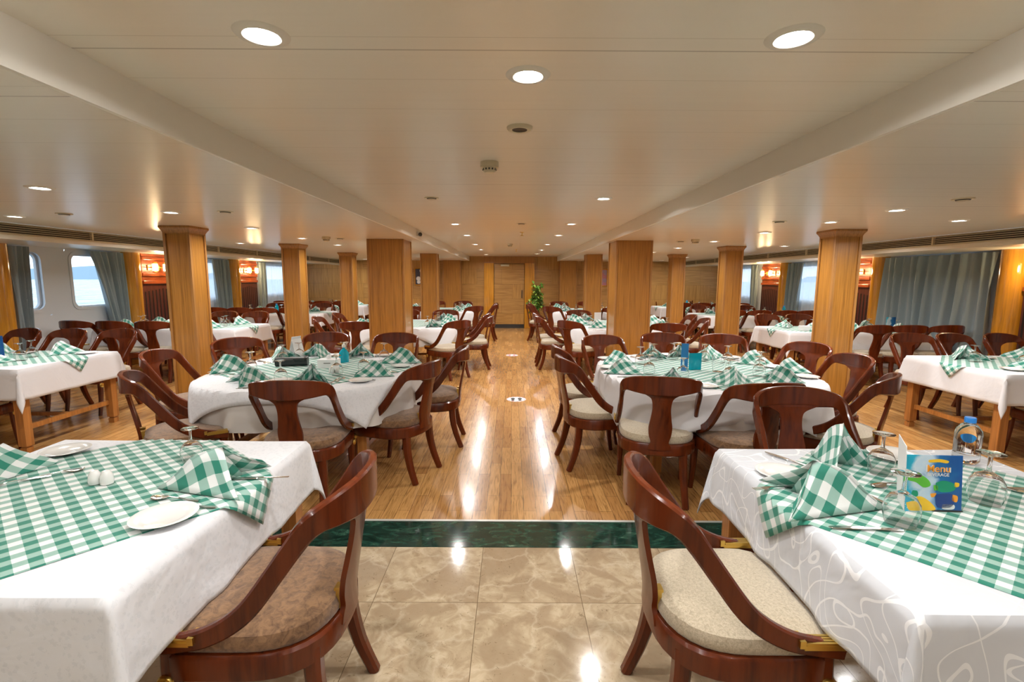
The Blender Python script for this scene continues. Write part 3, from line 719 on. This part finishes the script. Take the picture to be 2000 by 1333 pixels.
def goblet_proto():
    bm=bmesh.new()
    out=[(.036,0),(.041,.02),(.043,.04),(.040,.06),(.030,.078),(.014,.088),(.006,.094),(.0048,.12),(.006,.134),(.016,.140),(.033,.143),(.034,.145),(0,.148)]
    inn=[(.0345,0),(.0395,.02),(.0415,.04),(.0385,.059),(.029,.0755),(.012,.0845),(0,.087)]
    lathe(bm,list(reversed(inn))+out,20); o=mesh('wine_glass',fixn(bm),'glass',smooth=True); tag(o,'x','glass'); return o
def plate_proto():
    bm=bmesh.new(); lathe(bm,[(0,.0),(.05,.0),(.055,.004),(.088,.013),(.092,.015),(.088,.016),(.06,.009),(.05,.006),(0,.006)],36); o=mesh('side_plate',fixn(bm),'china',smooth=True); tag(o,'x','plate'); return o
def cut_proto(kind):
    bm=bmesh.new()
    def strip(pts,w0=None):
        prev=None
        for y,w,z in pts:
            cur=[bm.verts.new((-w,y,z)),bm.verts.new((w,y,z)),bm.verts.new((w*.8,y,z+.0022)),bm.verts.new((-w*.8,y,z+.0022))]
            if prev:
                for i in range(4): bm.faces.new((prev[i],prev[(i+1)%4],cur[(i+1)%4],cur[i]))
            else: bm.faces.new(cur)
            prev=cur
        bm.faces.new(prev)
    hnd=[(-.10,.007,.001),(-.07,.0075,.001),(-.03,.0045,.003),(.02,.003,.006)]
    if kind=='knife': strip(crom([(-.11,.006,.001),(-.06,.0075,.001),(0,.005,.001),(.01,.009,.001),(.07,.0095,.001),(.105,.006,.001),(.115,.001,.001)],3))
    elif kind=='spoon':
        strip(crom(hnd,3)); strip(crom([(.02,.003,.006),(.035,.014,.004),(.055,.020,.001),(.075,.017,.001),(.088,.006,.003)],4))
    else:
        strip(crom(hnd,3)); strip(crom([(.02,.003,.006),(.035,.011,.004),(.05,.012,.002)],3))
        for i in range(4):
            x=-.0095+i*.0063; box(bm,x-.0016,x+.0016,.05,.088,.002,.0042)
    o=mesh({'knife':'table_knife','fork':'fork','spoon':'spoon'}[kind],fixn(bm),'steel',smooth=True); tag(o,'x','cutlery'); return o
def shaker_proto():
    bm=bmesh.new(); lathe(bm,[(0,0),(.021,0),(.023,.012),(.020,.035),(.012,.050),(0,.054)],16); o=mesh('salt_shaker',fixn(bm),'china',smooth=True); tag(o,'x','shaker'); return o
PR={'napkin':napkin_proto(),'glass':goblet_proto(),'plate':plate_proto(),'knife':cut_proto('knife'),'fork':cut_proto('fork'),'spoon':cut_proto('spoon'),'shaker':shaker_proto()}
PU={k:False for k in PR}
GR={'napkin':'folded gingham napkins','glass':'upturned wine glasses','plate':'white side plates','knife':'table knives','fork':'forks','spoon':'spoons','shaker':'salt and pepper shakers'}
ZC=ZT+.0035
def put(kind,x,y,ang,lab,z=None,sc=1,tilt=None):
    src=PR[kind]; z=ZC+.001 if z is None else z
    if not PU[kind]:
        PU[kind]=True; r=src; r['label']=lab; r['group']=GR[kind]; r.location=(x,y,z); r.rotation_euler=(0,0,ang)
    else:
        r=src.copy(); C.objects.link(r); r.location=(x,y,z); r.rotation_euler=(0,0,ang); r['label']=lab; r['group']=GR[kind]
    if tilt: r.rotation_euler=(tilt[0],tilt[1],ang)
    r.scale=(sc,sc,sc); return r
def setting(x,y,face,where,full=True,rnd=random,glass=True):
    """x,y: napkin spot at the table edge; face: heading (deg) from the seat to the table centre"""
    a=math.radians(face); f=Vector((math.cos(a),math.sin(a))); r=Vector((f.y,-f.x))
    def q(df,dr): return x+f.x*df+r.x*dr, y+f.y*df+r.y*dr
    j=rnd.uniform(-.5,.5)
    put('napkin',*q(0,0),a+PI/2*(1 if rnd.random()<.5 else -1)+j,'folded green gingham napkin, %s'%where,sc=rnd.uniform(1.02,1.18),z=ZC+.003)
    if glass: put('glass',*q(.20,.09+rnd.uniform(-.03,.03)),0,'upturned clear wine glass, %s'%where,sc=1.14)
    if full is not None: put('plate',*q(-.03,-.235),0,'round white side plate, %s'%where)
    if full:
        put('fork',*q(-.01,-.155),a-PI/2,'steel fork, %s'%where); put('knife',*q(0,.165),a-PI/2,'steel knife, %s'%where); put('spoon',*q(.03,.195),a-PI/2,'steel spoon, %s'%where)
GC='white tablecloths'; GG='green gingham table toppers'
def undercloth(tn,cx,cy,a,b,over,seed):
    bm=bmesh.new(); N=120; prev=None; ph=seed*1.7
    for k,(q,dz) in enumerate([(.5,0),(.985,0),(1.002,.004),(1.008,.02)]+[(1.008,.02+over*t/7) for t in range(1,8)]):
        cur=[]
        for i in range(N):
            an=2*PI*i/N; c,s=math.cos(an),math.sin(an); R=(abs(c/a)**2.6+abs(s/b)**2.6)**(-1/2.6)*q
            R+= (.02*math.sin(an*13+ph)+.012*math.sin(an*29+ph))*max(0,dz-.02)/.25+.05*dz
            cur.append(bm.verts.new((R*c,R*s,ZT-.0035-dz)))
        if prev:
            for i in range(N): j=(i+1)%N; bm.faces.new((prev[i],cur[i],cur[j],prev[j]))
        else: bm.faces.new(cur)
        prev=cur
    o=mesh('under_cloth',fixn(bm),'undercloth',smooth=True,loc=(cx,cy,0)); tag(o,'long off-white under-cloth hanging below the top cloth, %s'%tn,'tablecloth','round under-cloths')
def cloths(tn,cx,cy,a,b,over,m,rnd=False,res=.05,dia=(),seed=0,desc='white tablecloth',ext=None):
    if rnd: undercloth(tn,cx,cy,a,b,.26,seed)
    drape(cx,cy,a,b,over,'tablecloth',m,'%s draped over %s'%(desc,tn),'tablecloth',GC,rnd,ZT,0,res,seed=seed,ext=ext)
    for i,dd in enumerate(dia):
        w='' if len(dia)==1 else (' nearer the aisle' if i==0 else ' nearer the window')
        drape(cx,cy,a+.012,b+.012,0,'gingham_topper','gingham','green gingham topper%s on %s'%(w,tn),'table topper',GG,rnd,ZT+.0035,0,.03,diamond=dd,seed=seed+9,gap=.014,thick=.0012)
# ---- front left table (L1) and right table (R1)
T='the front left table'
table(-1.585,1.70,.585,.585,'square oak table under white cloth, front left of the photo')
cloths(T,-1.585,1.70,.585,.585,.25,'damask',res=.03,dia=((.76,.0,.02,.07),),seed=1)
chair(-.83,1.57,180,'brown','brown velvet seated mahogany chair at aisle side of the front left table','foreground chairs')
put('napkin',-1.13,1.77,math.radians(100),'large folded gingham napkin on aisle side of the front left table',z=ZC+.004,sc=1.2)
put('glass',-1.38,2.02,0,'upturned wine glass near the far edge of the front left table')
put('plate',-1.13,1.50,0,'white side plate overhanging gingham edge of the front left table',z=ZC+.006,sc=1.05)
put('fork',-1.11,1.585,math.radians(88),'fork in front of large napkin on the front left table',z=ZC+.006); put('spoon',-1.20,1.645,math.radians(82),'spoon under the large napkin on the front left table',z=ZC+.006)
put('knife',-.99,1.83,math.radians(95),'knife behind the large napkin on the front left table',z=ZC+.006)
put('plate',-2.0,2.10,0,'white side plate at far left of the front left table',z=ZC+.006)
put('napkin',-2.03,1.85,math.radians(190),'folded gingham napkin at left edge of the photo, front left table',z=ZC+.004)
put('spoon',-1.82,1.86,math.radians(-50),'spoon beside the leftmost napkin on the front left table',z=ZC+.006); put('fork',-1.90,1.78,math.radians(130),'fork beside the leftmost napkin on the front left table',z=ZC+.006)
put('shaker',-1.59,1.775,0,'ribbed glass salt shaker, left one of pair on front left table',z=ZC+.005); put('shaker',-1.545,1.775,0,'ribbed glass pepper shaker, right one of pair on front left table',z=ZC+.005)
T='the front right table'
table(1.56,1.64,.58,.57,'square oak table under white cloth, front right of the photo')
cloths(T,1.56,1.64,.58,.57,.25,'swirl',res=.03,dia=((.78,.03,-.02,-.08),),seed=4,desc='swirl patterned white tablecloth')
chair(.75,1.57,0,'cream','cream seated mahogany chair at aisle side of the front right table','foreground chairs')
chair(1.66,2.50,-90,'brown','mahogany chair tucked in on far side of the front right table','foreground chairs')
put('plate',1.10,1.90,0,'white side plate at far left corner of the front right table',sc=1.05)
put('napkin',1.10,1.64,math.radians(-100),'large folded gingham napkin on aisle side of the front right table',z=ZC+.004,sc=1.28)
n=put('napkin',1.40,2.02,math.radians(20),'tall rolled gingham napkin at far side of the front right table',z=ZC+.004,sc=1.1); n.scale=(.75,.7,1.5)
put('glass',1.52,1.92,0,'upturned wine glass beside the rolled napkin, front right table',z=ZC+.004,sc=1.15)
put('glass',1.27,1.50,0,'upturned wine glass in front of the menu, front right table',z=ZC+.004,sc=1.2)
put('glass',1.70,1.66,0,'upturned wine glass right of the menu, front right table',z=ZC+.004,sc=1.25)
put('plate',1.72,2.10,0,'white side plate behind the menu, front right table',z=ZC+.005,sc=1.15)
put('knife',1.25,1.73,math.radians(40),'knife leaning over the large napkin, front right table',z=ZC+.03,sc=1.1,tilt=(.2,0))
put('knife',1.22,2.05,math.radians(30),'knife by the rolled napkin, front right table',z=ZC+.006)
put('knife',1.13,1.46,math.radians(86),'knife in front of large napkin, front right table',z=ZC+.006)
put('fork',1.00,1.76,math.radians(100),'fork tip under large napkin, front right table',z=ZC+.006)
put('spoon',1.47,1.80,math.radians(100),'spoon behind the menu, front right table',z=ZC+.006)
put('fork',1.93,1.70,math.radians(30),'fork at right edge of the photo, front right table',z=ZC+.006); put('knife',2.0,1.76,math.radians(85),'knife at right edge of the photo, front right table',z=ZC+.006)
# menu card on R1
def text(s,size,loc,m,parent,rotx=PI/2,ext=.0006,name='lettering',sx=1,rz=0):
    cu=bpy.data.curves.new(name,'FONT'); cu.body=s; cu.size=size; cu.extrude=ext; cu.align_x='CENTER'; cu.offset=size*.008
    o=bpy.data.objects.new(name,cu); C.objects.link(o); o.data.materials.append(m if not isinstance(m,str) else M[m]); me=bpy.data.meshes.new_from_object(o.evaluated_get(bpy.context.evaluated_depsgraph_get())); bpy.data.objects.remove(o); bpy.data.curves.remove(cu)
    o=bpy.data.objects.new(name,me); C.objects.link(o)
    o.location=loc; o.rotation_euler=(rotx,0,rz); o.parent=parent; o.scale=(sx,1,1); return o
M['menublue']=mat('menu_print',(.02,.2,.5),.35); _t=NT(M['menublue'])
_s=_t.n('ShaderNodeSeparateXYZ'); _c=_t.n('ShaderNodeTexCoord'); _t.l(_c.outputs['Object'],_s.inputs[0])
_nz=_t.noise(_t.coord('Object'),14,4,.5); _g=_t.math('ADD',_t.math('MULTIPLY',_s.outputs['X'],5.5),_t.math('MULTIPLY',_nz,.9))
_t.col(_t.ramp(_t.math('ADD',_g,.1),[(.12,(.02,.42,.62)),(.3,(.60,.72,.82)),(.44,(.50,.66,.82)),(.62,(.015,.16,.42)),(1,(.01,.09,.32))]))
M['orange']=mat('orange_print',(.9,.35,.03),.4); M['yellow']=mat('yellow_print',(.9,.55,.03),.4); M['lime']=mat('green_print',(.12,.5,.05),.4); M['teal']=mat('teal_print',(.01,.30,.16),.4); M['navy']=mat('navy_print',(.02,.06,.25),.4)
mc=thing('drinks_menu','blue folded drinks menu card with fruit print, front right table','menu',(1.45,1.585,ZC+.003),math.radians(-3))
w,h=.092,.195
bm=bmesh.new(); bm2=[(-w,-.0,0),(w,0,0),(w,.02,h),(-w,.02,h)]
tilt=math.atan2(.02,h)
cover=mesh('front_cover',B(-w,w,-.001,.001,0,h),'menublue',mc,rot=(-tilt,0,0))
mesh('back_cover',B(0,.16,-.001,.001,0,h+.03),'card',mc,loc=(-w,.005,0),rot=(-.05,0,math.radians(62)))
def blob(pts,m,y=-.0016,nm='print'):
    bm=bmesh.new(); q=crom(pts+[pts[0]],4)[:-1]; bm.faces.new([bm.verts.new((x,y,z)) for x,z in q]); bm.normal_update(); return mesh(nm,bm,m,cover)
blob([(-w+.002,.035),(-.05,.052),(-.02,.04),(.005,.015),(.0,.004),(-.05,.003),(-.08,.006)],'yellow',nm='lemon_print')
blob([(-w+.002,.125),(-.05,.128),(-.02,.11),(-.012,.09),(-.035,.083),(-.06,.10),(-.088,.108)],'lime',nm='lime_print')
blob([(-.07,.072),(-.055,.07),(-.052,.055),(-.062,.05),(-.074,.06)],'teal',nm='leaf_print')
blob([(.005,.10),(.03,.108),(.062,.10),(.072,.085),(.06,.072),(.03,.068),(.008,.075)],'teal',nm='drink_print')
blob([(.068,.103),(.082,.10),(.08,.088),(.066,.088)],'yellow',nm='slice_print'); blob([(-.002,.092),(.012,.09),(.012,.076),(.0,.074)],'lime',nm='slice_print')
blob([(.062,.06),(.078,.055),(.076,.035),(.06,.04)],'orange',nm='peach_print'); blob([(.005,.06),(.06,.062),(.062,.02),(.012,.016)],'navy',nm='glass_print')
blob([(-.012,.062),(.008,.064),(.002,.052),(-.008,.05)],'orange',nm='slice_print')
blob([(.03,.026),(.066,.026),(.066,.01),(.03,.01)],'card',nm='badge_print'); blob([(.0,.006),(.088,.006),(.088,-.0),(.0,.0)],'dark',-.0015,'strip_print')
blob([(-.02,.178),(.015,.182),(.045,.176),(.04,.168),(.015,.171),(-.018,.170)],'yellow',nm='ribbon_print')
text('Menu',.036,(.012,-.0022,.137),'card',cover,ext=.0002,name='title_outline',sx=1.06); text('Menu',.034,(.012,-.003,.138),'orange',cover,ext=.0002,name='title_lettering')
text('BEVERAGE',.0155,(.012,-.0022,.123),'card',cover,ext=.0002,name='subtitle_lettering'); 
# bottle
def bottle(x,y,lab,r=.043,h=.27,loc='',liquid=False,z=None):
    b=thing('water_bottle',lab,'bottle',(x,y,ZC+.004 if z is None else z),.0,'plastic water bottles')
    k=h/.27
    bm=bmesh.new(); lathe(bm,[(0,.003),(r*.8,0),(r,.012),(r,.05*k),(r*.94,.055*k),(r,.06*k),(r,.17*k),(r*.93,.195*k),(r*.6,.225*k),(.016,.24*k),(.014,.255*k),(0,.255*k)],24); mesh('body',fixn(bm),'pet',b,True)
    bm=bmesh.new(); lathe(bm,[(0,h),(.019,h),(.0205,h-.003),(.0205,h-.022),(.014,h-.022)],20); mesh('cap',fixn(bm),'bluecap',b,True)
    bm=bmesh.new(); N=10
    vs=[]
    for i in range(18):
        an=2*PI*i/18; uu=.026*math.cos(an)*(1+.1*math.sin(3*an)); zz=.158*k+.020*math.sin(an); th=-PI/2-.75+uu/r-.0; vs.append(bm.verts.new(((r+.0006)*math.cos(th),(r+.0006)*math.sin(th),zz)))
    bm.faces.new(vs); mesh('label_print',fixn(bm),'bluelabel',b)
    return b
bottle(1.99,2.05,'clear water bottle with blue cap at far right of front right table',.047,.20)
# ---- second tables (L2, R2)
def ringset(tn,cx,cy,spots,kinds,inset,full=True,seed=0,grp='',glass=True,chairs=True,naps=None):
    rr=random.Random(seed)
    for i,(x,y,face,where) in enumerate(spots):
        k=kinds if isinstance(kinds,str) else kinds[i]
        if chairs: chair(x,y,face,k,('brown velvet' if k=='brown' else 'cream')+' seated chair, %s of %s'%(where,tn),grp or 'chairs around the aisle tables')
        # setting in line from chair to centre
        a=math.radians(face); px,py=x+math.cos(a)*inset,y+math.sin(a)*inset
        if naps:
            nx,ny=naps[i]; ny+=.07; d=math.hypot(nx-cx,ny-cy); k=min(1,.74/d); px,py=cx+(nx-cx)*k,cy+(ny-cy)*k
        setting(px,py,face,'%s of %s'%(where,tn),full,rr,glass)
T='second table left of aisle'
table(-1.68,4.18,.86,.88,'large square oak table under white cloth, second on the left of the aisle',True)
cloths(T,-1.68,4.18,.86,.88,.10,'damask',True,.045,ext=(.77,.96),dia=((.88,.0,-.05,.12),),seed=11)
ringset(T,-1.68,4.18,[(-1.42,3.28,92,'near side'),(-2.30,3.35,35,'near left corner'),(-2.80,4.20,8,'left side'),(-2.66,4.88,-35,'far left corner'),(-2.12,5.34,-85,'far side, leftmost'),(-1.35,5.30,-95,'far side, rightmost'),(-.93,3.78,160,'near right corner'),(-.76,4.52,182,'aisle side')],'brown',.44,True,5,naps=[(-1.53,3.61),(-1.97,3.52),(-2.41,4.01),(-2.39,4.72),(-2.0,4.89),(-1.51,4.98),(-1.11,3.83),(-1.02,4.47)])
T='second table right of aisle'
table(1.66,4.22,.86,.92,'large square oak table under white cloth, second on the right of the aisle',True)
cloths(T,1.66,4.22,.86,.92,.20,'plaincloth',True,.045,dia=((.92,.05,-.02,-.1),),seed=14)
ringset(T,1.66,4.22,[(1.05,3.45,80,'near side, leftmost'),(1.60,3.28,95,'near side, rightmost'),(.72,4.02,10,'aisle side, nearer'),(.74,4.66,5,'aisle side, farther'),(1.10,5.20,-70,'far left corner'),(1.78,5.46,-90,'far side, middle'),(2.42,5.36,-95,'far side, rightmost'),(2.78,4.82,-160,'far right corner'),(2.66,4.12,180,'window side'),(2.36,3.46,135,'near right corner')],['cream','brown']+['cream']*8,.42,True,8,naps=[(1.24,3.6),(1.67,3.52),(.92,3.99),(.98,4.48),(1.38,4.97),(1.74,5.19),(2.04,4.9),(2.28,4.49),(2.38,4.07),(2.1,3.66)])
# third and fourth
def big(cx,cy,T,seed,full):
    h=.90
    table(cx,cy,h,h,'large square oak table under white cloth, %s'%T.replace('table ','on the '),True)
    cloths(T,cx,cy,h,h,.12,'plaincloth',True,.07,dia=((.88,0,0,.1),),seed=seed)
    s=-1 if cx<0 else 1; ai='aisle side'; wi='window side'
    sp=[(cx+s*.45,cy-1.12,90,'near side, windowward'),(cx-s*.78,cy-.80,90+s*38,'near aisle corner'),(cx-s*1.13,cy-.12,90-s*90 if s>0 else 180,ai+', nearer'),(cx-s*1.10,cy+.55,0 if s>0 else 180,ai+', farther'),(cx-s*.5,cy+1.12,-90,'far side, aisleward'),(cx+s*.3,cy+1.14,-90,'far side, windowward'),(cx+s*1.1,cy+.3,180 if s>0 else 0,wi+', farther'),(cx+s*1.1,cy-.45,170 if s>0 else 10,wi+', nearer')]
    sp[1]=(cx-s*.82,cy-.88,math.degrees(math.atan2(.88,s*.82)),'near aisle corner')
    rj=random.Random(seed); sp=[(x+rj.uniform(-.04,.04),y+rj.uniform(-.04,.04),f+rj.uniform(-8,8),w) for x,y,f,w in sp]
    ringset(T,cx,cy,sp,'cream',.42,full,seed)
big(-1.83,8.50,'third table left of aisle',21,None); big(1.86,8.55,'third table right of aisle',22,None)
big(-1.83,12.4,'fourth table left of aisle',23,None); big(1.86,12.4,'fourth table right of aisle',24,None)
# window tables
def wtable(s,y0,y1,idx,detail):
    side='left' if s<0 else 'right'; T='%s %s window table'%(['first','second','third','fourth'][idx],side)
    xa=4.22; xb=6.35; cx=s*(xa+xb)/2; cy=(y0+y1)/2; a=(xb-xa)/2; b=(y1-y0)/2
    table(cx,cy,a,b,'long oak table under white cloth, %s from the camera by the %s windows'%(['first','second','third','fourth'][idx],side))
    dia=((.74,-s*(a-.60),0,.05),(.74,s*(a-.45),0,-.05))
    cloths(T,cx,cy,a,b,.27,'plaincloth',False,.06 if idx<2 else .1,dia=dia,seed=40+idx*2+(s>0))
    rj=random.Random(60+idx*2+(s>0))
    nn=['nearest the aisle','second from aisle','third from aisle','nearest the window']
    for i,x in enumerate((4.70,5.25,5.80,6.33)):
        if idx==0 and i>2: continue
        chair(s*(x+rj.uniform(-.02,.02)),y0-.05+rj.uniform(-.03,.03) - (.0),90+rj.uniform(-6,6),'cream','cream seated chair, near side of %s, %s'%(T,nn[i]),'chairs around the window tables')
    for i,x in enumerate((4.80,5.38,5.96)):
        chair(s*x,y1+.42+rj.uniform(-.03,.05)+(0 if i else .0),-90+rj.uniform(-9,9)+s*6,'cream','cream seated chair, far side of %s, %s'%(T,nn[i]),'chairs around the window tables')
    for i,x in enumerate((4.62,5.25,5.95)):
        setting(s*(x+.1),y0+.24,90,'near side of %s, %s'%(T,nn[i]),False if detail else None,rj)
        setting(s*x,y1-.22,-90,'far side of %s, %s'%(T,nn[i]),False if detail else None,rj)
for s in (-1,1):
    for idx,(y0,y1) in enumerate(((4.08,5.14),(7.34,8.40),(10.62,11.68),(13.75,14.75))): wtable(s,y0,y1,idx,idx==0)
# ---- odd things on tables
tb=thing('tissue_box','white tissue box with small grey print, second table left of aisle','tissue box',(-1.62,4.25,ZC+.002),.05)
mesh('carton',B(-.085,.085,-.055,.055,0,.075,bev=.003),'card',tb); mesh('faded_print',B(-.03,.03,-.0556,-.055,.042,.048),'dark',tb)
bm=bmesh.new(); lathe(bm,[(.0,.0),(.02,.0),(.022,.02),(.014,.035),(0,.04)],10); mesh('tissue',bm,'card',tb,True,loc=(0,0,.074))
hs=thing('sanitizer_bottle','small cyan hand sanitizer bottle behind the tissue box, left of aisle','bottle',(-1.58,4.52,ZC+.002))
bm=bmesh.new(); lathe(bm,[(0,0),(.04,0),(.044,.01),(.044,.09),(.025,.12),(.012,.125),(.012,.14),(0,.14)],20); mesh('body',fixn(bm),'bluegel',hs,True); bm=bmesh.new(); lathe(bm,[(0,.14),(.016,.14),(.016,.165),(.006,.17),(.006,.185),(0,.185)],14); mesh('pump_cap',fixn(bm),'white',hs,True)
bk=thing('bill_folder','rolled black leather pouch on second table left of aisle','pouch',(-1.98,4.32,ZC+.002),math.radians(12))
bm=bmesh.new(); path=[Vector((x,0,.038)) for x in lin(-.135,.135,10)]; sweep(bm,path,[(.045,.036)]*11,Vector((0,1,0))); mesh('roll',fixn(bm),'black',bk,True); mesh('flap',B(.02,.12,-.062,.0,.05,.078,bev=.008),'black',bk)
mh=thing('menu_card','white folded menu card standing by glasses, second table left','menu',(-2.10,4.78,ZC+.002),math.radians(70)); mesh('front_cover',B(-.06,.06,-.001,.001,0,.19),'card',mh,rot=(-.25,0,0)); mesh('back_cover',B(-.06,.06,.094,.096,0,.19),'card',mh,rot=(.25,0,0))
put('shaker',-1.50,3.98,0,'glass salt shaker in front of the tissue box, left of aisle'); put('shaker',-1.46,4.0,0,'glass pepper shaker in front of the tissue box, left of aisle')
mt=thing('menu_stand','blue and cyan menu stand in middle of second table right of aisle','menu',(1.57,4.20,ZC+.003),math.radians(8))
mesh('dark_panel',B(-.09,-.03,-.02,-.017,0,.235),'bluelabel',mt,rot=(0,0,-.35)); mesh('cyan_panel',B(-.022,.095,-.0,.003,0,.15),'bluegel',mt); mesh('clear_panel',B(-.022,.095,.004,.006,0,.235),'thinglass',mt)
jr=thing('glass_carafe','clear ribbed glass jar right of the blue menu stand','jar',(1.78,4.12,ZC+.003)); bm=bmesh.new(); lathe(bm,[(0,.004),(.045,.004),(.058,.14),(.062,.14),(.049,0),(0,0)],24); mesh('body',fixn(bm),'glass',jr,True)
m1=thing('menu_card','tall white menu card on third table right of aisle','menu',(1.42,8.05,ZC+.003),.2); mesh('cover',B(-.06,.06,-.002,.002,0,.24),'card',m1)
m1=thing('menu_card','tall pale menu card on fourth table right of aisle','menu',(1.95,11.75,ZC+.003),.2); mesh('cover',B(-.09,.09,-.002,.002,0,.34),'card',m1)
m1=thing('menu_card','tall pale green menu card on fourth table left of aisle','menu',(-1.85,11.75,ZC+.003),.2); mesh('cover',B(-.09,.09,-.002,.002,0,.30),'card',m1)
m1=thing('menu_card','blue picture menu card on second right window table','menu',(6.05,7.75,ZC+.003),.1); mesh('cover',B(-.08,.08,-.002,.002,0,.21),'menublue',m1)
m1=thing('menu_card','blue menu card at left edge of photo, first left window table','menu',(-5.13,4.75,ZC+.003),.3); mesh('cover',B(-.09,.09,-.002,.002,0,.20),'menublue',m1)
for x,y,w,m in ((-5.3,10.95,'third left window table','bluegel'),(6.25,11.2,'third right window table','bluegel'),(5.0,13.95,'fourth right window table','bluegel')):
    b=bottle(x,y,'small bottle of cyan liquid on the %s'%w,.04,.2)
    for c in kids(b):
        if c.name.startswith('body'): c.data.materials[0]=M[m]
tb=thing('tissue_box','white tissue box on second right window table','tissue box',(4.62,7.62,ZC+.003),.1); mesh('carton',B(-.085,.085,-.055,.055,0,.075,bev=.003),'card',tb)
# ---- potted plant by the door
pp=thing('potted_plant','leafy green potted plant right of the back door','plant',(.72,14.35,0))
bm=bmesh.new(); lathe(bm,[(0,0),(.14,0),(.16,.02),(.20,.34),(.215,.36),(.19,.36),(.18,.33),(0,.33)],24); mesh('pot',fixn(bm),'pot',pp,True)
rl=random.Random(9); st=bmesh.new(); lf=bmesh.new()
def tube(bm,pts,r):
    sweep(bm,[Vector(p) for p in pts],[(r,r)]*len(pts),Vector((1,.1,0)))
for i in range(22):
    a=rl.uniform(0,2*PI); R=rl.uniform(.08,.36); h=rl.uniform(.85,1.42); drop=rl.uniform(0,.35)
    pts=crom([(0,0,.3),(R*.25*math.cos(a),R*.25*math.sin(a),h*.7),(R*.7*math.cos(a),R*.7*math.sin(a),h),(R*math.cos(a),R*math.sin(a),h-drop)],4); tube(st,pts,.006)
    for k in range(26):
        p=Vector(pts[rl.randint(4,len(pts)-1)]); d=Vector((rl.uniform(-1,1),rl.uniform(-1,1),rl.uniform(-.9,.5))).normalized(); L=rl.uniform(.08,.15); sd=d.cross(Vector((0,0,1))).normalized()*L*.28; mid=p+d*L*.5+Vector((0,0,.012))
        f=lf.faces.new([lf.verts.new(p),lf.verts.new(mid+sd),lf.verts.new(p+d*L),lf.verts.new(mid-sd)]); f.material_index=rl.randint(0,2)//2
mesh('stems',fixn(st),'bark',pp,True); mesh('foliage',lf,['leaf','leaf2'],pp)
print('objects',len(bpy.data.objects),'chairs',CHN[0])
